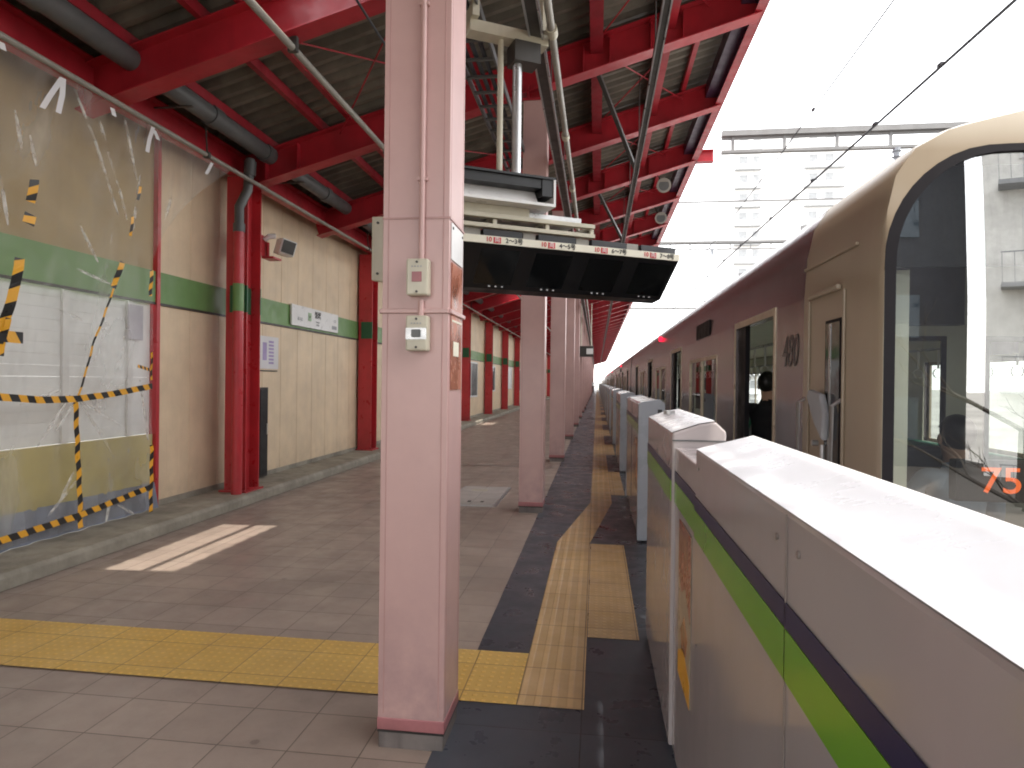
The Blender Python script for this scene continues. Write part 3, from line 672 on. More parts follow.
YR = [C0-2.4*3+2.4*k for k in range(len(rafts))]
HOLES = [(3.16, 4.76, -2.72, -2.12), (20.3, 22.3, -3.1, -2.45)]
for x in (-3.95, -3.3, -2.95, -1.4, -.05, .75, 1.2):
    g = MB(); z = zb(x)+.385
    g.beam((x, YC0, z+.05), (x, YC1, z+.05), .06, .1) if x not in (-.05, .75) else g.hbeam((x, YC0, z-.18), (x, YC1, z-.18), .28, .14)
    g.build('purlin', 'redd' if x < .7 else 'red', can)
g = MB(); g.hbeam((-4.33, YC0, 3.93), (-4.33, YC1, 3.93), .26, .16); g.build('eave_beam', 'red', can)
g = MB(); g.beam((1.62, 2.6, zb(1.62)+.28), (1.62, YC1, zb(1.62)+.28), .18, .2); g.build('gutter', 'plum', can)
g = MB(); g.beam((XE, 2.6, zb(XE)+.21), (XE, YC1, zb(XE)+.21), .02, .42); g.beam((XE-.05, 2.6, zb(XE)+.008), (XE-.05, YC1, zb(XE)+.008), .1, .012); g.build('fascia', 'red', can)
g = MB(); g.beam((XN, YC0, zb(XN)+.21), (XN, 2.58, zb(XN)+.21), .02, .42); g.build('unseen_end_fascia', 'red', can)
# corrugated sheet, ribs running down the slope; lapped sheets with a small opening
def roof_sheet(y0, y1, x0, x1, name='roof_sheet'):
    g = MB(); per = .2; prof = []; y = y0
    while y < y1-1e-6:
        for dy, dz in ((0, 0), (.06, 0), (.1, .07), (.16, .07)):
            if y+dy < y1: prof.append((y+dy, dz))
        y += per
    prof.append((y1, 0))
    vs = []
    for yy, dz in prof:
        for xx in (x0, x1): vs.append((xx, yy, zb(xx)+.49+dz))
    g.add(vs, [(2*i, 2*i+1, 2*i+3, 2*i+2) for i in range(len(prof)-1)])
    return g.build(name, 'roof', can)
yb = [YC0]+[y for y in YR if y > YC0]+[YC1]
for i in range(len(yb)-1):
    y0, y1 = yb[i], yb[i+1]
    if y1-y0 < .05: continue
    xr_ = XN if y1 < 2.7 else XE-.02
    hole = [h for h in HOLES if y0 < (h[0]+h[1])/2 < y1]
    if hole:
        a, b, c, d = hole[0]
        roof_sheet(y0, y1, -4.75, c); roof_sheet(y0, y1, d, xr_); roof_sheet(y0, a, c, d); roof_sheet(b, y1, c, d)
    else: roof_sheet(y0, y1, -4.75, xr_)
# tie rods and braces in the roof plane
for i in range(1, 12):
    y0, y1 = C0+2.4*i, C0+2.4*(i+1)
    for (xa, xb_) in ((-.1, 1.2), (-3.1, -1.4)):
        g = MB(); g.tube([(xa, y0, zb(xa)+.3), (xb_, y1, zb(xb_)+.3)], .009, 6); g.tube([(xb_, y0, zb(xb_)+.3), (xa, y1, zb(xa)+.3)], .009, 6); g.split('tie_rod', 'red', can)
for i in (2, 4, 6, 8):
    y0 = C0+2.4*i
    g = MB(); g.beam((-.1, y0+.05, zb(-.1)+.2), (.52, y0+2.2, 4.62), .05, .05); g.build('brace', 'dark', can)

# ------------------------------------------------------------------ pink columns
GRP_COL = 'pink square platform columns'
def make_column(label, y):
    t = thing('column', label, 'column', (-.732, y, 0), group=GRP_COL)
    ztop = zb(-.73)-.15
    g = MB(); hw = .1375
    g.box(-hw, hw, -hw, hw, .1, ztop)
    # edge strips of the welded cover plates
    for sx in (-1, 1):
        for sy in (-1, 1):
            g.box(sx*(hw-.026), sx*(hw-.021), sy*(hw+.0015), sy*hw*.98, .14, ztop, 1)
            g.box(sx*(hw+.0015), sx*hw*.98, sy*(hw-.026), sy*(hw-.021), .14, ztop, 1)
    g.build('shaft', ['pink', 'pinkseam'], t, bevel=.006)
    g = MB(); g.box(-hw-.003, hw+.003, -hw-.003, hw+.003, .075, .125); g.build('skirting', 'pinkbase', t, bevel=.004)
    g = MB(); g.box(-hw-.001, hw+.001, -hw-.001, hw+.001, .066, .0745); g.build('gap_line', 'blackgap', t)
    g = MB(); g.box(-hw+.004, hw-.004, -hw+.004, hw-.004, -.0, .066); g.build('plinth', 'stone', t)
    g = MB(); g.box(-hw-.01, hw+.01, -hw-.01, hw+.01, ztop, ztop+.03); g.hbeam((0, 0, ztop+.03), (0, .001, ztop+.03), .1, .1) if 0 else None
    g.box(-.1, .1, -.012, .012, ztop+.03, ztop+.2); g.box(-.1, -.085, -.1, .1, ztop+.03, ztop+.2); g.box(.085, .1, -.1, .1, ztop+.03, ztop+.2); g.build('capital', 'red', t)
    return t
col1 = make_column('nearest pink column with two switch boxes on its face', C0)
cols = [col1]
proto2 = make_column('second pink column, its foot in the dark paving beyond the hatch', C0+BAY)
cols.append(proto2)
for i in range(2, NB):
    c = copy_tree(proto2, None, (-.732, C0+BAY*i, 0)); c['label'] = '%s pink column counted along the platform from the camera' % ordn(i); cols.append(c)
# knee plates between column and rafter
# column 1 fittings (things fixed on it)
yf = -.1375
cd = thing('conduit', 'thin pink conduit running down the face of the nearest column', 'conduit', (-.732, C0, 0))
cx = .028
g = MB(); g.tube([(cx, yf-.014, 1.9), (cx, yf-.014, 4.5)], .012, 10); g.tube([(cx, yf-.014, 1.66), (cx, yf-.014, 1.82)], .012, 10); g.build('pipe', 'pink', cd, smooth=40)
g = MB(); g.box(-.141, .141, yf-.012, yf-.0005, 1.768, 1.786); g.box(.1385, .15, yf, .14, 1.768, 1.786); g.box(-.15, -.1385, yf, .14, 1.768, 1.786); g.build('strap_band', 'pink', cd, bevel=.003)
g = MB(); g.box(-.139, .139, yf-.003, yf-.0005, 2.148, 2.156); g.box(.1385, .142, yf, .14, 2.148, 2.156); g.build('joint_line', 'pinkseam', cd)
for zz in (2.3, 3.0, 3.7): g = MB(); g.box(cx-.02, cx+.02, yf-.02, yf-.0005, zz, zz+.012); g.build('clip', 'pink', cd)
def switch_box(label, z0, z1, lower):
    t = thing('switch_box', label, 'switch box', (-.732+.021, C0+yf, 0), group='cream switch boxes on the nearest column')
    g = MB(); g.box(-.044, .044, -.055, -.0005, z0, z1); g.build('casing', 'pale', t, bevel=.007)
    zm = (z0+z1)/2
    if not lower:
        g = MB(); g.box(-.02, .02, -.0575, -.0555, zm-.02, zm+.02); g.build('window', 'pinkbase', t)
    else:
        g = MB(); g.box(-.042, .042, -.0575, -.0555, zm-.025, zm+.02); g.build('switch_bed', 'alu', t)
        g = MB(); g.box(-.018, .018, -.066, -.0577, zm-.016, zm+.014); g.build('rocker', 'pipe', t, bevel=.003)
    g = MB(); g.tube([(0, -.054, z1-.014), (0, -.0585, z1-.014)], .005, 8); g.tube([(0, -.054, z0+.014), (0, -.0585, z0+.014)], .005, 8); g.split('screw', 'dark', t)
    text('FULL 2', 'marking', 'dark', t, (0, -.057, z1-.032), .012) if 0 else None
    g = MB()
    for k in range(4): g.box(-.022+k*.012, -.016+k*.012, -.0568, -.0556, z1-.034, z1-.029)
    g.build('marking', 'greyink', t)
switch_box('upper cream switch box with a small square window on the nearest column', 1.835, 1.98, False)
switch_box('lower cream switch box with a grey rocker on the nearest column', 1.615, 1.755, True)
sb = thing('sign_box', 'cream panel sticking out behind the left edge of the nearest column', 'panel', (-.95, C0+.18, 2.08))
g = MB(); g.prism([(-.075, -.13), (-.075, .16), (.1, .16), (.1, -.15)], 'Y', -.02, .02); g.build('plate', 'pale', sb, bevel=.006)
g = MB(); g.tube([(-.045, -.018, -.1), (-.045, -.025, -.1)], .006, 8); g.tube([(-.045, -.018, .13), (-.045, -.025, .13)], .006, 8); g.split('screw', 'dark', sb)
po = thing('poster', 'brown and orange poster on the track side of the nearest column', 'poster', (-.5945, C0, 0))
g = MB(); g.box(.0005, .004, -.1, .1, 1.46, 1.98); g.build('sheet', 'poster', po)
g = MB(); g.box(.004, .0055, -.09, .09, 1.74, 1.748); g.box(.004, .0055, -.06, .04, 1.6, 1.66); g.build('print', 'label', po)
wp = thing('reflection_panel', 'added white panel for the glossy reflection above the poster on the nearest column', 'plate', (-.5945, C0, 0))
g = MB(); g.box(.0005, .005, -.11, .11, 1.99, 2.14); g.build('plate', 'white', wp, bevel=.002)  # white panel stands in for a bright grazing reflection on the column paint
g = MB(); g.tube([(.005, -.09, 2.12), (.008, -.09, 2.12)], .006, 8); g.tube([(.005, .09, 2.12), (.008, .09, 2.12)], .006, 8); g.split('screw', 'dark', wp)

# ------------------------------------------------------------------ services under the roof
def duct(label, x, z, y0, y1, hw_=.035):
    t = thing('lighting_duct', label, 'lighting duct', (x, 0, z), group='lighting ducts under the canopy')
    g = MB(); g.box(-hw_, hw_, y0, y1, 0, .07); g.build('housing', 'dark', t)
    g = MB(); g.box(-hw_-.003, -hw_+.011, y0, y1, -.012, -.001); g.box(hw_-.011, hw_+.003, y0, y1, -.012, -.001); g.build('edge_strip', 'alu', t)
    y = y0+.8
    while y < min(y1, 60):
        g = MB(); g.tube([(0, y, .07), (0, y, zb(x)+.3-z)], .007, 6); g.build('hanger', 'dark', t); y += 2.4
    return t
duct('dark lighting duct with bright edges hung nearer the eave', .5, 4.42, 3, 125)
duct('dark lighting duct hung over the column line above the monitors', -.47, 4.0, 3, 125, .05)
cp = thing('conduit_run', 'grey conduit clipped beside the duct over the column line', 'conduit', (-.36, 0, 4.0))
g = MB(); g.tube([(0, 3, 0), (.02, 8, 0), (0, 60, 0)], .028, 10); g.build('pipe', 'rail', cp, smooth=40)
g = MB()
for y in (4.6, 6.6, 8.4, 10.5): g.tube([(0.01, y, 0), (0.01, y+.1, 0)], .04, 10)
g.split('coupling', 'pale', cp, smooth=40)
pp = thing('conduit_run', 'pale conduit running under the rafters on the wall side of the columns', 'conduit', (-2.52, 0, 4.22))
g = MB(); g.tube([(0, 2, 0), (0, 60, .0)], .03, 10); g.tube([(0, 8.2, 0), (0, 8.35, 0)], .045, 10); g.build('pipe', 'rail', pp, smooth=40)
g = MB()
for y in (2.69, 5.09, 7.49, 9.89, 12.29): g.box(-.04, .04, y-.02, y+.02, -.03, zb(-2.52)-4.22)
g.split('saddle', 'dark', pp)
cb = thing('cable', 'thin black cable sagging under the roof near the column top', 'cable', (0, 0, 0))
g = MB(); pts = [(-1.75, 3+1.0*k, 4.28-.06*math.sin(PI*(k % 3)/3.)) for k in range(30)]; g.tube(pts, .011, 6); g.build('sheath', 'wire', cb, smooth=60)
for (x, y, lab) in ((1.24, 13.0, 'nearer of two round white speakers under the eave'), (1.45, 15.8, 'farther of two round white speakers under the eave')):
    t = thing('round_speaker', lab, 'loudspeaker', (x, y, zb(x)-.05), group='round speakers under the eave')
    g = MB(); g.tube([(0, 0, 0), (0, -.09, -.03)], [.09, .14], 20); g.build('horn', 'rail', t, smooth=40)
    g = MB(); g.tube([(0, -.091, -.03), (0, -.095, -.031)], .1, 20); g.build('grille', 'pipe', t)
    g = MB(); g.tube([(0, 0, 0), (-.15, .1, .3)], .012, 6); g.build('arm', 'dark', t)
# sway hangers and cable tray over the monitors
ct = thing('cable_tray', 'dark slotted cable tray running under the roof behind the nearest column', 'cable tray', (-1.0, 0, 4.1))
g = MB(); g.box(-.15, -.135, 4, 40, 0, .07); g.box(.135, .15, 4, 40, 0, .07)
for k in range(80): g.box(-.135, .135, 4+.3*k, 4.03+.3*k, 0, .02)
g.build('tray', 'pipe', ct)
g = MB()
for k in range(3): g.tube([(-.08+.07*k, 4, .04), (-.08+.07*k+.02*math.sin(k), 40, .04)], .02, 6)
g.build('cables', 'wire', ct)
# far hanging sign
hs = thing('hanging_sign', 'small dark hanging sign far down the platform by the columns', 'sign', (-.45, 26, 2.72))
g = MB(); g.box(-.3, .3, -.1, .1, -.22, .2); g.build('case', 'dark', hs, bevel=.01)
g = MB(); g.box(.02, .28, -.112, -.101, -.12, .1); g.build('face', 'white', hs)
g = MB(); g.tube([(-.2, 0, .2), (-.2, 0, 1.9)], .02, 8); g.tube([(.2, 0, .2), (.2, 0, 1.9)], .02, 8); g.split('hanger', 'pale', hs)

# ------------------------------------------------------------------ platform monitors
ang = math.atan2(.486, .874)
mo = thing('monitor_bank', 'bank of black platform monitors under a cream label strip, facing the driver', 'monitors', (-.64, 4.5, 0), ang)
prof = [(0, 2.452), (.25, 2.175), (.36, 2.155), (.42, 2.22), (.34, 2.5), (.02, 2.5)]
g = MB(); g.prism(prof, 'X', -.75, 1.45); g.build('housing', 'black', mo, bevel=.012)
dirv = Vector((0, .25, -.277)).normalized(); nrm = Vector((0, -.277, -.25)).normalized()
sc0 = [(-.60, -.32), (-.17, .12), (.245, .54), (.675, .97), (1.1, 1.41)]
for a, b in sc0:
    p = Vector((0, .0, 2.452)); q0 = p+dirv*.045+nrm*.001; q1 = p+dirv*.335+nrm*.001
    g = MB(); g.add([(a, q0.y, q0.z), (b, q0.y, q0.z), (b, q1.y, q1.z), (a, q1.y, q1.z)], [(0, 1, 2, 3)]); g.build('screen', 'screen', mo)
    g = MB(); c = p+dirv*.352
    for k in range(3): g.box(a+.12+k*.05, a+.135+k*.05, c.y-.006, c.y+.002, c.z-.004, c.z+.004)
    g.split('button', 'alu', mo)
g = MB(); g.box(-.75, 1.44, -.012, .0, 2.448, 2.5); g.build('label_strip', 'label', mo)
for (a, b), tx in zip(sc0[1:], ('2～3号', '4～5号', '6～7号', '7～8号')):
    g = MB(); g.box(a+.07, a+.125, -.0145, -.0125, 2.453, 2.494); g.build('red_block', 'redink', mo)
    text('10', 'lettering', 'redink', mo, (a+.035, -.0145, 2.474), .045, bold=.001)
    text('両', 'lettering', 'whiteink', mo, (a+.0975, -.016, 2.474), .042)
    text(tx, 'lettering', 'ink', mo, (a+.225, -.0145, 2.474), .044, bold=.0008)
for a, b in sc0:
    g = MB(); g.box(a, b, .0, .3, 2.503, 2.548); g.build('hood', 'black', mo)
for a, b in ((-.32, -.17), (.12, .245), (.54, .675), (.97, 1.1)):
    g = MB(); g.box(a+.015, b-.015, .02, .28, 2.502, 2.552); g.build('spacer', 'rail', mo)
g = MB(); g.box(-.75, .69, -.02, .03, 2.556, 2.585); g.box(-.75, .69, -.02, .03, 2.625, 2.655); g.box(-.75, .69, .3, .34, 2.625, 2.655)
for x in (-.6, -.1, .3, .66): g.box(x, x+.03, .0, .028, 2.586, 2.624); g.box(x, x+.03, .03, .32, 2.63, 2.65)
g.build('frame', 'pale', mo, bevel=.003)
g = MB(); g.box(-.75, .6, .03, .3, 2.66, 2.70); g.build('cable_duct', 'alu', mo)
for x in (.0, .13):
    g = MB(); g.tube([(x, .16, 2.66), (x, .16, 3.95)], .022 if x == 0 else .034, 12); g.build('hanger_pole', 'pale' if x == 0 else 'alu', mo, smooth=40)
g = MB(); g.box(-.25, .35, .1, .22, 3.95, 4.03); g.box(-.25, -.2, .05, .27, 4.03, 4.4); g.box(.28, .33, .05, .27, 4.03, 4.4); g.build('top_bracket', 'pale', mo)
g = MB(); g.box(.08, .28, .08, .24, 3.8, 3.945); g.build('clamp', 'dark', mo)
lb = thing('light_box', 'open fronted white light box with its inner shade in black hanging above the monitors', 'light fitting', (-.64, 4.5, 0), ang)
g = MB(); x0, x1, y0, y1, z0, z1 = -.75, .33, -.1, .14, 2.725, 2.93
g.box(x0, x1, y0, y1, z0, z0+.02); g.box(x1-.016, x1, y0, y1, z0+.02, z1-.016); g.box(x0, x0+.016, y0, y1, z0+.02, z1-.016); g.build('casing', 'white', lb)
g = MB(); g.box(x0, x1, y0, y1, z1-.016, z1); g.box(x0+.016, x1-.016, y1-.012, y1, z0+.02, z1-.016); g.box(x1-.1, x1-.017, y0+.01, y1-.013, z0+.07, z1-.017); g.box(x0+.017, x1-.102, y0+.02, y1-.013, z1-.08, z1-.017); g.build('shade_liner', 'black', lb)  # black pieces stand in for the shade inside the recess
g = MB(); g.add([(x0+.02, y0+.06, z0+.03), (x1-.11, y0+.06, z0+.03), (x1-.11, y0+.13, z1-.075), (x0+.02, y0+.13, z1-.075)], [(0, 1, 2, 3)]); g.build('diffuser', 'white', lb)
g = MB(); g.box(x0+.1, x1-.15, .02, .06, z0-.07, z0-.001); g.build('foot', 'pale', lb)

# ------------------------------------------------------------------ platform gates
GX = .395
def gate_profile(x0, x1): return [(x0, .03), (x0, 1.292), (x0+.1, 1.325), (x1-.04, 1.335), (x1, 1.29), (x1, .03)]
def stripes(t, x, y0, y1):
    g = MB(); g.box(x-.0025, x, y0, y1, 1.02, 1.104); g.build('green_stripe', 'lime', t)
    g = MB(); g.box(x-.0025, x, y0, y1, 1.106, 1.146); g.build('navy_stripe', 'navy', t)
fg = thing('end_fence_panel', 'long white fence panel with green and navy stripes at lower right', 'platform barrier', (0, 0, 0), group='end barrier pieces')
g = MB(); pr = [(.31, .03), (.31, 1.293), (.478, 1.338), (.52, 1.30), (.52, .03)]
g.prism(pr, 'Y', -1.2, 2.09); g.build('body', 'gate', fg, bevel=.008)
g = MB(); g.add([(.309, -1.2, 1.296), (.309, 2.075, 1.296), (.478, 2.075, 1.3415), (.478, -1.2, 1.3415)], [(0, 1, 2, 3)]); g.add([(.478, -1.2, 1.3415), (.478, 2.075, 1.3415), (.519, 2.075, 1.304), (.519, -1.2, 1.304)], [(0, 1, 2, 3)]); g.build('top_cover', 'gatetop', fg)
stripes(fg, .309, -1.2, 2.088)
g = MB()
for yy in (1.1, .1): g.box(.3065, .3085, yy, yy+.004, .05, 1.29)
g.split('panel_joint', 'gateline', fg)
g = MB()
for yy in (.16, 1.04, 1.16, 2.03):
    for zz in (.12, .7, 1.24): g.tube([(.3095, yy, zz), (.306, yy, zz)], .006, 8)
g.split('screw', 'gateline', fg)
fl = thing('gate_leaf', 'white sliding leaf with a colourful sticker beside the end fence panel', 'platform gate', (0, 0, 0))
g = MB(); g.box(.318, .44, 2.095, 2.685, .04, 1.24); g.build('leaf', 'gate', fl, bevel=.005)
stripes(fl, .317, 2.1, 2.68)
g = MB(); g.box(.3145, .3165, 2.2, 2.5, .42, .99); stk = g.build('sticker', 'trim', fl)
g = MB(); g.prism([(2.2, .99), (2.5, .99), (2.5, .8), (2.42, .74), (2.33, .78), (2.2, .7)], 'X', .3135, .3143); g.build('red_print', 'poster', stk)
g = MB(); g.prism([(2.2, .42), (2.5, .42), (2.5, .5), (2.36, .56), (2.2, .5)], 'X', .3135, .3143); g.build('yellow_print', 'hazyel', stk)
g = MB(); g.prism([(2.26, .62), (2.34, .68), (2.44, .6), (2.4, .54), (2.3, .55)], 'X', .3135, .3143); g.build('brown_print', 'ad', stk)
ba = thing('gate_housing', 'white gate housing with a sunlit sloping top beside the sliding leaf', 'platform gate', (0, 0, 0))
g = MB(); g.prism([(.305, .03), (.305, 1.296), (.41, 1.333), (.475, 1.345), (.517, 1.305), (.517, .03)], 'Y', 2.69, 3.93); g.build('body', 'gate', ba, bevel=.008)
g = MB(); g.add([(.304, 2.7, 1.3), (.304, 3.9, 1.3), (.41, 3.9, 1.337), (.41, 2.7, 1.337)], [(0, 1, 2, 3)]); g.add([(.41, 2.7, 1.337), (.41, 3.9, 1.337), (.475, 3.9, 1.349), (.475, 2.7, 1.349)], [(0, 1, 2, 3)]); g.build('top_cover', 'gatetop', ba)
stripes(ba, .304, 2.7, 3.92)
g = MB(); g.box(.305, .517, 2.6865, 2.6885, 1.265, 1.271); g.build('end_joint', 'pipe', ba)
g = MB(); g.tube([(.39, 3.6, 1.33), (.39, 3.6, 1.35)], .03, 12); g.build('sensor', 'alu', ba)
# repeated housings between the doors
GRP_G = 'white gate housings between the train doors'
y0g, y1g = D0+1.135, D0+PITCHD-1.135
gh = thing('gate_housing', 'gate housing with a shade-tinted pale end post beyond the open gap by the sunlit housing', 'platform gate', (GX, y0g, 0), group=GRP_G)
LEN = y1g-y0g
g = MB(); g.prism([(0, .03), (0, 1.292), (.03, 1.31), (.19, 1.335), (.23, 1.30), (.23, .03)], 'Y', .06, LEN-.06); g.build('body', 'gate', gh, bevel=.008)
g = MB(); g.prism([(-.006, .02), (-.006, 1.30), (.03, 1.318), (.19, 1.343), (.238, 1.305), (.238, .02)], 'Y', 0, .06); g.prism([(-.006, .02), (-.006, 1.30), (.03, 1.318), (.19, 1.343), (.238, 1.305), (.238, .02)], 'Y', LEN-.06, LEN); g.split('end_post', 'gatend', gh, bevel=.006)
g = MB(); g.box(.17, .21, -.004, -.0005, 1.2, 1.25); g.build('sensor_window', 'black', gh)
stripes(gh, -.001, .065, LEN-.065)
g = MB(); g.box(-.0035, -.001, LEN/2-.006, LEN/2+.006, .04, 1.28); g.build('panel_joint', 'dark', gh)
g = MB(); g.box(-.003, -.001, .25, .75, .45, .95); g.build('sticker', 'ad', gh)
for k in range(1, 30):
    c = copy_tree(gh, None, (GX, y0g+PITCHD*k, 0)); c['label'] = '%s white gate housing along the platform after the pale ended one' % ordn(k)

# ------------------------------------------------------------------ train
TX0, TX1 = 1.15, 3.95
def car_section(inset=0, top=0):
    i = inset
    L = [(TX0+i, -.95), (TX0+i, 1.98), (TX0+.014+i, 2.2), (TX0+.05+i, 2.37), (TX0+.12+i, 2.48-top*.3), (TX0+.26+i, 2.57-top*.6), (TX0+.55+i, 2.65-top), (TX0+.95, 2.70-top), ((TX0+TX1)/2, 2.72-top)]
    R = [(TX0+TX1-x, z) for x, z in reversed(L[:-1])]
    return L+R
def make_car(name, label, y0, y1, doors, cab):
    t = thing(name, label, 'train car', (0, 0, 0), group='train cars at the platform')
    hol = []
    for c in doors: hol.append((c-.59, c+.59, 0.0, 1.95))
    wins = []
    for a, b in zip(doors[:-1], doors[1:]): wins.append((a+1.45, b-1.45))
    for a, b in wins: hol.append((a, b, .85, 1.78))
    ys = 3.84 if cab else y0
    g = MB(); wall_holes(g, TX0, .06, ys, y1, -.95, 1.98, hol)
    hol2 = [(a, b, .85, 1.78) for a, b in wins]+[(c-.4, c+.4, .8, 1.75) for c in doors]
    g2 = MB(); wall_holes(g2, TX1-.06, .06, ys, y1, -.95, 1.98, hol2)
    o = g.build('side_wall', 'steel', t); o2 = g2.build('side_wall', 'steel', t)
    # upper side and roof
    sec = car_section(); n = len(sec)
    g = MB(); up = sec[1:6]; g.add([(x, y, z) for y in (ys, y1) for x, z in up], [(i, i+1, i+1+len(up), i+len(up)) for i in range(len(up)-1)])
    up2 = sec[-6:-1]; up2 = sec[n-6:n-1]
    g.add([(x, y, z) for y in (ys, y1) for x, z in up2], [(i, i+1, i+1+len(up2), i+len(up2)) for i in range(len(up2)-1)])
    g.build('cantrail', 'steel', t, smooth=50)
    g = MB(); rf = sec[5:n-5]; g.add([(x, y, z) for y in (ys, y1) for x, z in rf], [(i, i+1, i+1+len(rf), i+len(rf)) for i in range(len(rf)-1)]); g.build('roof', 'trainroof', t, smooth=50)
    for yy in (y0+(y1-y0)*.3, y0+(y1-y0)*.7):
        g = MB(); g.box(1.9, 3.3, yy-1.4, yy+1.4, 2.71, 2.96); g.build('air_conditioner', 'trainroof', t, bevel=.05)
    # ends
    g = MB(); g.add([(x, y1, z) for x, z in sec], [tuple(range(n))]); 
    if not cab: g.add([(x, y0, z) for x, z in sec], [tuple(range(n))])
    g.split('end_wall', 'dark', t)
    # interior
    yi = 4.22 if cab else y0+.05
    g = MB(); g.box(TX0+.062, TX1-.062, yi, y1-.02, -.1, -.004); g.build('floor', 'infloor', t)
    g = MB(); g.box(TX0+.15, TX1-.15, yi, y1-.02, 2.12, 2.16)
    g.build('ceiling', 'incream', t)
    g = MB()
    wall_holes(g, TX1-.075, .012, yi, y1-.02, .0, 2.12, hol2); g.build('lining', 'incream', t)
    g = MB(); wall_holes(g, TX0+.063, .012, yi, y1-.02, .0, 2.12, hol); g.build('lining', 'incream', t)
    # windows
    for a, b in wins:
        for X, s in ((TX0, 1), (TX1, -1)):
            g = MB(); w = .035; xa, xb = (X-.004, X+.02) if s > 0 else (X-.02, X+.004)
            g.box(xa, xb, a, a+w, .85, 1.78); g.box(xa, xb, b-w, b, .85, 1.78); g.box(xa, xb, a+w, b-w, .85, .85+w); g.box(xa, xb, a+w, b-w, 1.78-w, 1.78); g.box(xa, xb, (a+b)/2-.03, (a+b)/2+.03, .85+w, 1.78-w)
            f = g.build('window', 'trim', t); p = MB(); xm = X+.012*s; p.quad((xm, a+w, .85+w), (xm, b-w, .85+w), (xm, b-w, 1.78-w), (xm, a+w, 1.78-w)); p.build('pane', 'dkglass', f)
    # doors: near side open (frame, leaf edges in the pockets), far side shut
    for c in doors:
        g = MB(); g.box(TX0-.006, TX0+.05, c-.63, c-.592, 0, 2.0); g.box(TX0-.006, TX0+.05, c+.592, c+.63, 0, 2.0); g.box(TX0-.006, TX0+.05, c-.592, c+.592, 1.952, 2.0); f = g.build('door_frame', 'trim', t)
        g = MB(); g.box(TX0+.02, TX0+.055, c-.59, c-.55, .002, 1.95); g.split('door_leaf', 'alu', t); g = MB(); g.box(TX0+.02, TX0+.055, c+.33, c+.588, .002, 1.95); g.build('door_leaf', 'gasket', t)
        g = MB(); wall_holes(g, TX1-.05, .03, c-.65, c+.65, .003, 1.93, [(c-.52, c-.1, .8, 1.75), (c+.1, c+.52, .8, 1.75)]); d = g.build('far_door', 'incream', t)
        g = MB(); g.quad((TX1-.03, c-.52, .8), (TX1-.03, c-.1, .8), (TX1-.03, c-.1, 1.75), (TX1-.03, c-.52, 1.75)); g.quad((TX1-.03, c+.1, .8), (TX1-.03, c+.52, .8), (TX1-.03, c+.52, 1.75), (TX1-.03, c+.1, 1.75)); g.build('pane', 'dkglass', d)
        g = MB(); g.tube([(TX0+.2, c+.72, .25), (TX0+.12, c+.72, 1.0), (TX0+.3, c+.72, 1.5), (TX0+.5, c+.72, 2.12)], .017, 8); g.tube([(TX0+.5, c-.72, .4), (TX0+.5, c-.72, 2.12)], .017, 8); g.split('grab_pole', 'alu', t, smooth=40)
        g = MB(); g.box(TX0+.08, TX0+.5, c+.73, c+.75, .3, 1.1); g.build('seat_screen', 'incream', t)
    for a, b in wins:
        for s in (0, 1):
            xa = TX0+.08 if s == 0 else TX1-.08; d = 1 if s == 0 else -1
            g = MB(); g.prism([(xa, .2), (xa+.5*d, .2), (xa+.52*d, .43), (xa+.1*d, .42), (xa+.06*d, .85), (xa, .85)], 'Y', a-.65, b+.65); g.build('bench', 'moq', t, bevel=.02)
    g = MB()
    for X in (TX0+.5, TX1-.5):
        g.tube([(X, yi+.2, 1.88), (X, y1-.2, 1.88)], .014, 8)
    g.split('strap_rail', 'alu', t, smooth=40)
    if cab:
        g = MB(); g.beam((0, 0, 1.87), (0, 0, 1.68), .02, .004); g.tube([(.05*math.cos(q*PI/4), 0, 1.63+.05*math.sin(q*PI/4)) for q in range(9)], .006, 5)
        s0 = None; yy = yi+.4
        while yy < 16:
            for X in (TX0+.5, TX1-.5):
                if s0 is None: s0 = g.build('strap', 'white', t); s0.location = (X, yy, 0)
                else: q_ = s0.copy(); COL.objects.link(q_); q_.location = (X, yy, 0)
            yy += .42
    for c in doors[:3]:
        g = MB(); g.box(1.7, 1.74, c+.8, c+1.5, 1.78, 2.08); g.box(3.4, 3.44, c+.8, c+1.5, 1.78, 2.08); g.split('hanging_poster', 'violet', t)
    # outside fittings
    cc = (doors[1]+doors[2])/2+.1
    g = MB(); g.box(TX0-.008, TX0+.004, 6.9 if cab else cc-.5, 7.8 if cab else cc+.5, 2.0, 2.16); d = g.build('destination_sign', 'gasket', t)
    g = MB(); g.tube([(TX0+.03, 12.2 if cab else cc, 2.3), (TX0-.03, 12.2 if cab else cc, 2.3)], .045, 14); g.build('door_lamp', 'redlamp', t, smooth=40)
    g = MB(); g.box(TX0+.2, TX1-.2, y0+2, y0+5, -1.1, -.2); g.box(TX0+.2, TX1-.2, y1-5, y1-2, -1.1, -.2)
    g.split('bogie', 'dark', t)
    return t
doors1 = [D0+PITCHD*k for k in range(4)]
car1 = make_car('train_car', 'leading train car with a tan cab and open side doors', 2.86, 22.4, doors1, True)
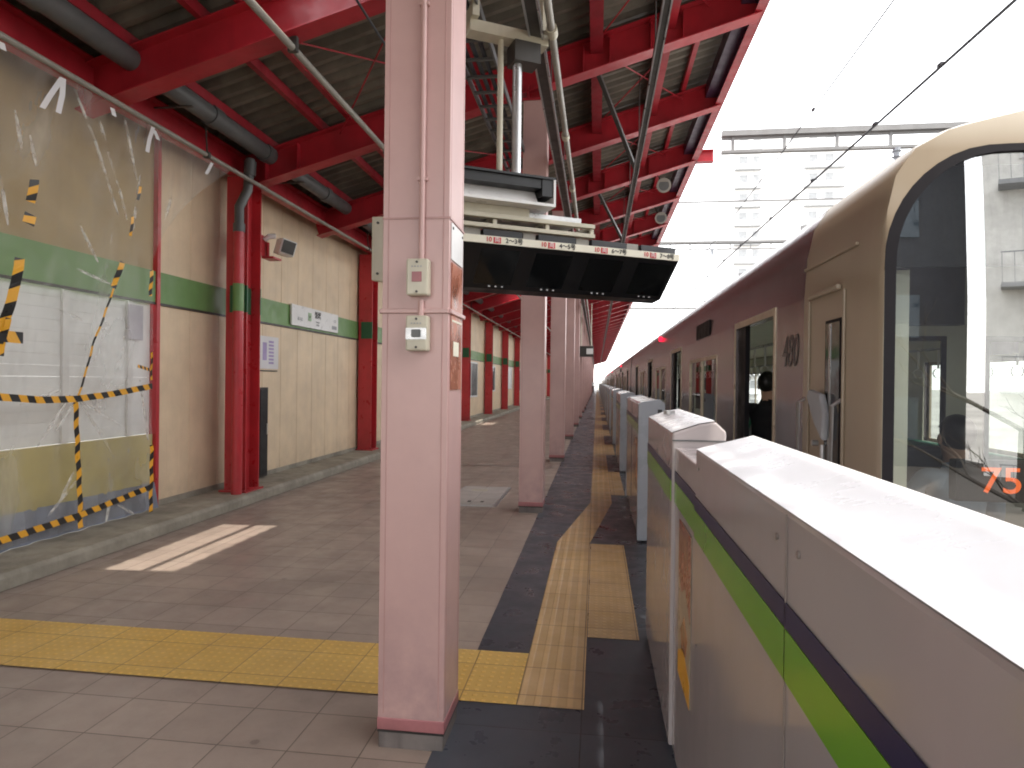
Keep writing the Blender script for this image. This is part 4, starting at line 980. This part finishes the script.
# cab of the first car -----------------------------------------------------------
def rrect(x0, x1, z0, z1, r, n=8, rb=None):
    rb = rb or r; pts = []
    for cx_, cz, a0, rr in ((x1-rb, z0+rb, -PI/2, rb), (x1-r, z1-r, 0, r), (x0+r, z1-r, PI/2, r), (x0+rb, z0+rb, PI, rb)):
        for k in range(n+1):
            a = a0+PI/2*k/n; pts.append((cx_+rr*math.cos(a), cz+rr*math.sin(a)))
    return pts
def resample(pts, N, start_angle=-PI/2, c=None):
    # resample closed polygon by angle about centre c
    out = []
    for k in range(N):
        a = start_angle+2*PI*k/N; d = (math.cos(a), math.sin(a)); best = None
        for i in range(len(pts)):
            (x1, z1), (x2, z2) = pts[i], pts[(i+1) % len(pts)]
            ex, ez = x2-x1, z2-z1; den = d[0]*ez-d[1]*ex
            if abs(den) < 1e-12: continue
            t = ((x1-c[0])*ez-(z1-c[1])*ex)/den; u = ((x1-c[0])*d[1]-(z1-c[1])*d[0])/den
            if t > 0 and -1e-6 <= u <= 1+1e-6 and (best is None or t > best): best = t
        out.append((c[0]+d[0]*best, c[1]+d[1]*best))
    return out
N = 160; ctr = (2.55, 1.3)
secs = [(3.84, car_section(0)), (3.08, car_section(0)), (2.95, car_section(.001, .005)), (2.88, car_section(.003, .02)), (2.85, car_section(.006, .035))]
rings = [(y, resample(s, N, c=ctr)) for y, s in secs]
def wrect(x0, x1, z0, z1, rx, rz, rb, n=12):
    pts = []
    for cx_, cz, a0, ax, az in ((x1-rb, z0+rb, -PI/2, rb, rb), (x1-rx, z1-rz, 0, rx, rz), (x0+rx, z1-rz, PI/2, rx, rz), (x0+rb, z0+rb, PI, rb, rb)):
        for k in range(n+1):
            a = a0+PI/2*k/n; pts.append((cx_+ax*math.cos(a), cz+az*math.sin(a)))
    return pts
XC2 = TX0+TX1
rings.append((2.84, resample(wrect(1.162, XC2-1.162, .69, 2.475, .42, .46, .27), N, c=ctr)))
win = wrect(1.205, XC2-1.205, .74, 2.445, .40, .44, .25)
g = MB(); vs = []
for y, r in rings: vs += [(x, y, z) for x, z in r]
fs = []
for i in range(len(rings)-1):
    for k in range(N):
        k2 = (k+1) % N
        y_a = (vs[i*N+k][1])
        # leave the near-side cab door opening in the side panel
        fs.append((i*N+k, i*N+k2, (i+1)*N+k2, (i+1)*N+k))
g.add(vs, fs)
for f_i, f in enumerate(g.f):
    zc = sum(g.v[i][2] for i in f)/4
    g.mi[f_i] = 0
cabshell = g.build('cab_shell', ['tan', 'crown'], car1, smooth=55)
ri = resample(win, N, c=ctr); ro = rings[-1][1]
g = MB(); g.add([(x, 2.838, z) for x, z in ro]+[(x, 2.834, z) for x, z in ri]+[(x, 2.875, z) for x, z in ri], [(k, (k+1) % N, (k+1) % N+N, k+N) for k in range(N)]+[(k+N, (k+1) % N+N, (k+1) % N+2*N, k+2*N) for k in range(N)])
ws = g.build('windscreen', 'gasket', car1, smooth=40)
g = MB(); vs = []; 
# gently bowed glass
for q in (1.0, .8, .6, .4, .2):
    vs += [(ctr[0]+(x-ctr[0])*q, 2.85-.004*(1-q*q), ctr[1]+(z-ctr[1])*q) for x, z in ri]
vs.append((ctr[0], 2.846, ctr[1]))
fs = [(i*N+k, i*N+(k+1) % N, (i+1)*N+(k+1) % N, (i+1)*N+k) for i in range(4) for k in range(N)]+[(4*N+k, 4*N+(k+1) % N, 5*N) for k in range(N)]
g.add(vs, fs); g.build('glass', 'front_glass', ws, smooth=60)
# tinted band along the top and left of the glass, behind it
g = MB(); g.box(1.24, 3.86, 2.93, 2.95, 2.0, 2.42); g.build('sun_band', 'black', ws)
# cab door with recessed panel, window, handrails
cd_ = MB(); cd_.box(TX0-.012, TX0+.0, 3.72, 3.76, -.0, 1.95); cd_.box(TX0-.012, TX0, 3.215, 3.235, 0, 1.95); dfm = cd_.build('cab_door', 'tan', car1, bevel=.004)
g = MB(); g.box(TX0-.026, TX0-.0, 3.27, 3.70, 1.955, 1.985); g.build('lintel', 'tan', dfm, bevel=.008)
g = MB(); g.box(TX0-.01, TX0-.002, 3.25, 3.46, 1.05, 1.82); g.build('window_frame', 'gasket', dfm)
g = MB(); g.quad((TX0-.0115, 3.262, 1.1), (TX0-.0115, 3.448, 1.1), (TX0-.0115, 3.448, 1.805), (TX0-.0115, 3.262, 1.805)); g.build('pane', 'screen', dfm)
g = MB(); g.box(TX0-.014, TX0-.0118, 3.375, 3.4, 1.1, 1.8); g.build('pane_edge', 'alu', dfm)
for yy in (3.255, 3.77):
    g = MB(); g.tube([(TX0-.0, yy, .5), (TX0-.045, yy, .54), (TX0-.045, yy, 1.40), (TX0-.0, yy, 1.43)], .011, 8); g.build('handrail', 'alu', car1, smooth=40)
g = MB(); g.prism([(3.42, 1.455), (3.6, 1.475), (3.62, 1.43), (3.5, 1.3), (3.38, 1.22), (3.36, 1.36)], 'X', TX0-.05, TX0-.015); g.build('lever_cover', 'greyink', car1, bevel=.012)
g = MB(); g.tube([(TX0-.03, 3.42, 1.2), (TX0-.03, 3.42, .9)], .012, 8); g.tube([(TX0-.02, 3.52, 1.2), (TX0-.05, 3.52, 1.2)], .016, 10); g.build('door_handle', 'alu', car1, smooth=40)
text('480', 'car_number', 'numgrey', car1, (TX0-.003, 4.1, 1.69), .27, (PI/2, 0, -PI/2), shear=.25, sx=.8)
g = MB(); g.box(TX0-.004, TX0+.01, 3.1, 3.835, 2.13, 2.145); g.build('rain_rib', 'tan', car1, bevel=.002)
# cab interior
# partition with a window between cab and saloon
def yplate(mb, Y, t, X0, X1, Z0, Z1, holes):
    tmp = MB(); wall_holes(tmp, 0, t, X0, X1, Z0, Z1, holes)
    mb.add([(y, Y+x, z) for x, y, z in tmp.v], tmp.f)
g = MB(); yplate(g, 4.2, .02, 1.22, 3.88, -.1, 2.4, [(1.62, 2.05, .95, 1.78), (2.3, 2.75, .95, 1.78), (3.0, 3.6, .95, 1.78)]); g.build('cab_partition', 'cabgrey', car1)
g = MB(); yplate(g, 4.19, .008, 1.6, 2.07, .93, 1.8, [(1.63, 2.04, .96, 1.77)]); yplate(g, 4.19, .008, 2.28, 2.77, .93, 1.8, [(2.31, 2.74, .96, 1.77)]); g.build('partition_frame', 'gasket', car1)
g = MB(); g.box(1.57, 1.85, 4.186, 4.198, 1.845, 1.885); g.build('green_label', 'leafgrn', car1)
g = MB(); g.box(1.215, 1.33, 3.0, 3.1, .2, 2.0); g.build('corner_pillar', 'incream', car1)
g = MB(); g.box(1.2, 3.9, 2.97, 4.19, 2.3, 2.34); g.build('cab_ceiling', 'dark', car1)
g = MB(); g.box(1.2, 3.9, 2.9, 4.19, -.1, -.02); g.build('cab_floor', 'infloor', car1)
g = MB(); g.prism([(2.9, 0), (2.9, .72), (3.1, .84), (3.35, .76), (3.35, 0)], 'X', 1.4, 3.6); g.build('driver_desk', 'dark', car1, bevel=.02)
g = MB(); g.box(1.7, 2.15, 3.75, 4.1, .25, .5); g.box(1.7, 2.15, 4.05, 4.12, .5, 1.15); g.build('driver_seat', 'dark', car1, bevel=.03)
g = MB(); g.box(1.58, 2.12, 4.1, 4.18, 1.86, 2.2); g.build('overhead_box', 'dark', car1)
g = MB(); g.box(1.46, 2.2, 2.87, 2.93, 1.03, 1.2); g.build('led_unit', 'black', car1, bevel=.008)
text('75', 'led_number', 'led', car1, (1.63, 2.866, 1.115), .148, (PI/2, 0, 0), sx=1.1, bold=.001)
g = MB(); g.tube([(1.45, 2.83, .80), (1.9, 2.82, .97)], .012, 6); g.build('wiper', 'gasket', car1)
# other cars
y = 22.85
doors2 = [y+2.3+PITCHD*k for k in range(4)]
car2 = make_car('train_car', 'second train car counted from the tan cab', y, y+19.1, doors2, False)
for k in range(1, 8):
    c = copy_tree(car2, None, (0, 19.5*k, 0)); c['label'] = '%s train car counted from the tan cab' % ordn(k+1)

# ------------------------------------------------------------------ people
def person(label, loc, rz, shirt, trouser, pose='stand', hgt=1.68, arms=None, group=None):
    t = thing('person', label, 'person', loc, rz, group)
    s = hgt/1.7
    J = {'pel': (0, 0, .93), 'wai': (0, .01, 1.08), 'che': (0, .02, 1.28), 'nek': (0, .01, 1.44), 'hdb': (0, -.005, 1.5), 'hd': (0, -.012, 1.58), 'hdt': (0, -.005, 1.65)}
    R = {'pel': (.15, .11), 'wai': (.135, .095), 'che': (.16, .105), 'nek': (.052, .055), 'hdb': (.06, .075), 'hd': (.074, .095), 'hdt': (.052, .065)}
    E = [('pel', 'wai'), ('wai', 'che'), ('che', 'nek'), ('nek', 'hdb'), ('hdb', 'hd'), ('hd', 'hdt')]
    for sd, sx in (('l', 1), ('r', -1)):
        if pose == 'stand':
            q = {'hip': (.09, 0, .88), 'kne': (.1, -.015, .5), 'ank': (.105, .02, .09), 'toe': (.12, -.13, .035)}
        else:
            q = {'hip': (.1, -.03, .9), 'kne': (.13, -.43, .92), 'ank': (.13, -.42, .5), 'toe': (.14, -.56, .46)}
        q.update({'sho': (.17, .02, 1.39), 'elb': (.235, .03, 1.11), 'wri': (.25, -.06, .87), 'han': (.25, -.085, .8)})
        if pose == 'sit': q.update({'elb': (.24, -.06, 1.13), 'wri': (.2, -.3, 1.1), 'han': (.18, -.38, 1.1)})
        rr = {'hip': .085, 'kne': .058, 'ank': .042, 'toe': .032, 'sho': .06, 'elb': .043, 'wri': .028, 'han': .034}
        for k, v in q.items(): J[k+sd] = (v[0]*sx, v[1], v[2]); R[k+sd] = (rr[k], rr[k])
        E += [('pel', 'hip'+sd), ('hip'+sd, 'kne'+sd), ('kne'+sd, 'ank'+sd), ('ank'+sd, 'toe'+sd), ('che', 'sho'+sd), ('sho'+sd, 'elb'+sd), ('elb'+sd, 'wri'+sd), ('wri'+sd, 'han'+sd)]
        for fi, (dx, ln) in enumerate(((-.02, .065), (-.007, .075), (.007, .07), (.02, .055))):
            b = Vector(J['han'+sd]); w_ = Vector(J['wri'+sd]); d = (b-w_).normalized(); side = Vector((0, 1, 0)) if pose == 'stand' else Vector((1, 0, 0))
            k = 'f%d%s' % (fi, sd); J[k] = tuple(b+d*ln+side*dx); R[k] = (.009, .009); E.append(('han'+sd, k))
        b = Vector(J['han'+sd]); k = 'th'+sd; J[k] = tuple(b+Vector((-.02*sx, -.045, -.02))); R[k] = (.01, .01); E.append(('han'+sd, k))
    names = list(J); me = bpy.data.meshes.new('body'); me.from_pydata([tuple(c*s for c in J[n]) for n in names], [(names.index(a), names.index(b)) for a, b in E], [])
    o = bpy.data.objects.new('body', me); COL.objects.link(o)
    o.modifiers.new('skin', 'SKIN'); 
    for i, n in enumerate(names): me.skin_vertices[0].data[i].radius = (R[n][0]*s, R[n][1]*s)
    me.skin_vertices[0].data[0].use_root = True
    sub = o.modifiers.new('sub', 'SUBSURF'); sub.levels = 2; sub.render_levels = 2
    dg = bpy.context.evaluated_depsgraph_get(); dg.update(); nm = bpy.data.meshes.new_from_object(o.evaluated_get(dg))
    COL.objects.unlink(o); bpy.data.objects.remove(o)
    nm.materials.clear()
    for k in ('skin', shirt, trouser, 'shoe'): nm.materials.append(M[k])
    for p in nm.polygons:
        c = p.center/s; p.use_smooth = True
        if c.z > 1.455: mi = 0
        elif pose == 'stand':
            if c.z < .07: mi = 3
            elif abs(c.x) > .2 and c.z < .88: mi = 0
            elif c.z < .97 and abs(c.x) < .2: mi = 2
            else: mi = 1
        else:
            if c.z < .5: mi = 3
            elif c.z < 1.0 and (c.y < .02 or c.z < .97): mi = 2
            elif c.y < -.28: mi = 0
            else: mi = 1
        p.material_index = mi
    b = bpy.data.objects.new('body', nm); COL.objects.link(b); b.parent = t
    # hair cap, eyes, nose, mouth, ears
    def ball(mb, c, r, n=10, cut=None):
        vs, fs = [], []
        for i in range(n+1):
            th = PI*i/n
            for j in range(2*n): ph = 2*PI*j/(2*n); vs.append((c[0]+r[0]*math.sin(th)*math.cos(ph), c[1]+r[1]*math.sin(th)*math.sin(ph), c[2]+r[2]*math.cos(th)))
        for i in range(n):
            for j in range(2*n):
                f = (i*2*n+j, i*2*n+(j+1) % (2*n), (i+1)*2*n+(j+1) % (2*n), (i+1)*2*n+j)
                cen = [sum(vs[k][q] for k in f)/4 for q in range(3)]
                if cut is None or cut(cen): fs.append(f)
        mb.add(vs, fs)
    hz = 1.6*s
    g = MB(); ball(g, (0, .012*s, hz+.012*s), (.084*s, .104*s, .1*s), 12, lambda c: c[2] > hz+.035*s or c[1] > .0); g.build('hair', 'hair', t, smooth=180)
    g = MB(); ball(g, (.03*s, -.088*s, hz-.01), (.011, .007, .007), 6); ball(g, (-.03*s, -.088*s, hz-.01), (.011, .007, .007), 6); g.split('eyes', 'ink', t)
    g = MB(); ball(g, (0, -.1*s, hz-.035), (.012, .018, .02), 6); ball(g, (.08*s, .0, hz-.025), (.01, .02, .03), 6); ball(g, (-.08*s, .0, hz-.025), (.01, .02, .03), 6); g.build('nose_and_ears', 'skin', t, smooth=180)
    g = MB(); ball(g, (0, -.09*s, hz-.072), (.022, .006, .005), 6); g.build('mouth', 'redink', t)
    return t
person('person in black clothing standing inside the first open train door', (1.43, 5.72, 0), 2.6, 'clothblk', 'clothblk', hgt=1.6)
person('person in a pale blue shirt seated behind the windscreen in the cab', (1.92, 3.78, -.38), PI, 'shirtblue', 'clothblk', 'sit', hgt=1.72)
person('person in a white shirt and black trousers far down the platform', (-.5, 82, .01), .3, 'shirtwhite', 'clothblk', hgt=1.72)

# ------------------------------------------------------------------ overhead line, gantries, buildings
def wirething(label, pts, r, clips=None, name='overhead_wire'):
    t = thing(name, label, 'wire', (0, 0, 0)); g = MB(); g.tube(pts, r, 6); g.build('wire', 'wire', t, smooth=60)
    if clips:
        g = MB()
        for p in clips: g.box(p[0]-.014, p[0]+.014, p[1]-.03, p[1]+.03, p[2]+.0, p[2]+.03)
        g.split('clip', 'wire', t)
    return t
wirething('lower dark contact wire above the train', [(2.72-.012*max(0, min(12, y-3)), y, 4.05) for y in (-60, -3, 3, 8, 14, 30, 60, 200)], .012, [(2.72-.012*max(0, min(12, y-3)), y, 4.05) for y in (4.6, 5.6, 6.8, 8.6, 10.5, 12.5, 14, 16, 19, 22)])
wirething('upper thin messenger wire above the train', [(2.65, y, 4.75+.0015*(y-20)**2 if y < 45 else 5.7) for y in (-20, -8, 0, 6, 10, 15, 20, 30, 45, 200)], .008, [(2.65, 8.6, 4.94)])
def gantry(label, y, z, x1=9.2, thick=True):
    t = thing('gantry', label, 'gantry', (0, y, 0), group='overhead line gantries')
    g = MB()
    if thick:
        g.beam((2.2, 0, z+.33), (x1, 0, z+.33), .14, .10); g.beam((2.2, 0, z), (x1, 0, z), .1, .05); 
        g.beam((2.2, .0, z+.25), (x1, .0, z+.25), .02, .06)
        for k in range(8): g.beam((2.4+k*.9, 0, z), (2.4+k*.9, 0, z+.28), .05, .05)
    else: g.beam((2.2, 0, z), (x1, 0, z), .05, .05)
    g.build('beam', 'gantry', t)
    g = MB(); g.tube([(x1, 0, -1.4), (x1, 0, z+1)], .14, 12); g.build('mast', 'gantry', t, smooth=40)
    if thick:
        for x in (5.2,):
            g = MB(); g.tube([(x, 0, z-.3), (x, 0, z-.02)], [.03, .07], 8)
            for k in range(3): g.tube([(x, 0, z-.08-.1*k), (x, 0, z-.11-.1*k)], [.09, .03], 10)
            g.build('insulator', 'porcelain', t)
    return t
gantry('nearest overhead line gantry with a double beam above the train', C0+BAY*2, 5.72)
for i, (yy, z, tk) in enumerate(((20.5, 7.05, False), (31, 7.7, True), (44, 7.7, False), (58, 7.7, True), (76, 7.7, False), (100, 7.7, True), (130, 7.7, True))):
    gantry('%s overhead line gantry counted along the track' % ordn(i+1), yy, z, thick=tk)
st = thing('gantry_bracket', 'short red bracket sticking out of the eave under the nearest gantry', 'bracket', (XE, C0+BAY*2, 0))
g = MB(); g.hbeam((0, 0, zb(XE)-.02), (.3, 0, zb(XE)-.02), .22, .14); g.box(.0, .02, -.08, .08, zb(XE)+.2, 6.08); g.build('arm', 'red', st)
# pale apartment tower in the haze
tw = thing('apartment_tower', 'pale white apartment tower far behind the train', 'building', (30, 112, -6.5))
g = MB(); g.box(-8, 11, 0, 14, 0, 50); g.build('wall', 'bldwhite', tw)
g = MB()
for k in range(15):
    g.box(-7.8, -3.6, -.9, -.002, 3+k*3.1, 3.25+k*3.1); g.box(3.2, 9.5, -.9, -.002, 3+k*3.1, 3.25+k*3.1)
g.split('balcony_slab', 'bldgrey', tw)
for k in range(15):
    g = MB()
    for x in (-7.0, -4.8, 1.0, 4.0, 6.5): g.box(x, x+1.3, -.05, -.002, 4.2+k*3.1, 5.4+k*3.1)
    g.split('window', 'bldgrey', tw)
# buildings behind the camera for the windscreen to mirror; the dark one is added
bb = thing('apartment_house', 'cream apartment block beyond the platform end mirrored in the windscreen', 'building', (12.15, -17, -6.5), .49)
g = MB(); g.box(0, 13.6, -9, 0, 0, 26); g.build('wall', 'bldcream', bb)
for k in range(7):
    for x in (1.0, 4.6, 8.2):
        g = MB(); g.box(x, x+1.8, .002, .06, 2.2+k*3.3, 3.9+k*3.3); w = g.build('window', 'white', bb); g = MB(); g.box(x+.1, x+1.7, .06, .07, 2.3+k*3.3, 3.8+k*3.3); g.build('pane', 'bldglass', w)
    g = MB(); g.box(.4, 13.2, .0, .9, 1.2+k*3.3, 1.35+k*3.3); g.build('balcony_slab', 'bldgrey', bb)
    g = MB()
    for q in range(40): g.box(.42+q*.32, .44+q*.32, .86, .88, 1.35+k*3.3, 2.3+k*3.3)
    g.box(.4, 13.2, .85, .89, 2.3+k*3.3, 2.34+k*3.3); g.build('balcony_railing', 'bldgrey', bb)
bd = thing('added_dark_building', 'added dark building beyond the platform end for the windscreen to mirror', 'building', (7.5, -19, -6.5))
g = MB(); g.box(-4, 5.1, -9, 0, 0, 32); g.build('wall', 'blddark', bd)
for k in range(7):
    g = MB(); g.box(-2, 3.5, .002, .05, 2.5+k*3.6, 4+k*3.6); g.build('window', 'bldglass', bd)
# bare tree by the platform end
tr = thing('bare_tree', 'bare tree beyond the platform end mirrored in the windscreen', 'tree', (9.7, -11, -6.5))
g = MB(); g.tube([(0, 0, 0), (.1, 0, 4), (.05, .1, 7)], [.22, .16, .1], 8)
g.build('trunk', 'bark', tr, smooth=60)
g = MB()
def branch(p, d, l, r, lev):
    q = p+d*l; mid = p+d*l*.5+Vector((random.uniform(-.1, .1), random.uniform(-.1, .1), .05))*l
    g.tube([p, mid, q], [r, r*.8, r*.55], 5)
    if lev:
        for k in range(3): branch(p.lerp(q, .55+.22*k), (d+Vector((random.uniform(-1, 1), random.uniform(-1, 1), random.uniform(-.2, .7)))*.8).normalized(), l*.62, r*.5, lev-1)
for k in range(6): branch(Vector((.05, .05, 4+.6*k)), Vector((math.cos(k*1.9), math.sin(k*1.9), .55)).normalized(), 2.2, .06, 3)
g.build('branches', 'bark', tr)

# ------------------------------------------------------------------ light
KX, KY = .22, .30
sd = bpy.data.lights.new('sun', 'SUN'); sd.energy = 5.0; sd.angle = math.radians(.53); sd.color = (1, .93, .82)
so = bpy.data.objects.new('sun', sd); COL.objects.link(so)
so.rotation_euler = Vector((-KX, KY, -1)).to_track_quat('-Z', 'Y').to_euler()
so.location = (20, -20, 40)
wd = bpy.data.worlds.new('World'); SC.world = wd; wd.use_nodes = True
nt = wd.node_tree; nt.nodes.clear()
sky = nt.nodes.new('ShaderNodeTexSky'); sky.sky_type = 'NISHITA'; sky.sun_disc = False
sky.sun_elevation = math.atan(1/math.hypot(KX, KY)); sky.sun_rotation = math.atan2(KX, -KY); sky.dust_density = 4; sky.air_density = 1.0
HAZE = 21.0
ad = nt.nodes.new('ShaderNodeMix'); ad.data_type = 'RGBA'; ad.blend_type = 'ADD'; ad.inputs[0].default_value = 1
nt.links.new(sky.outputs[0], ad.inputs[6]); ad.inputs[7].default_value = (HAZE, HAZE*.99, HAZE*.97, 1)
bg = nt.nodes.new('ShaderNodeBackground'); bg.inputs[1].default_value = .15
wo = nt.nodes.new('ShaderNodeOutputWorld'); nt.links.new(ad.outputs[2], bg.inputs[0]); nt.links.new(bg.outputs[0], wo.inputs[0])
SC.view_settings.view_transform = 'Standard'; SC.view_settings.look = 'None'; SC.view_settings.exposure = 0; SC.view_settings.gamma = 1
SC.cycles.max_bounces = 10; SC.cycles.diffuse_bounces = 5; SC.cycles.glossy_bounces = 5; SC.cycles.transparent_max_bounces = 24
SC.cycles.sample_clamp_indirect = 8
SC.cycles.use_denoising = True; SC.cycles.filter_width = 1.9
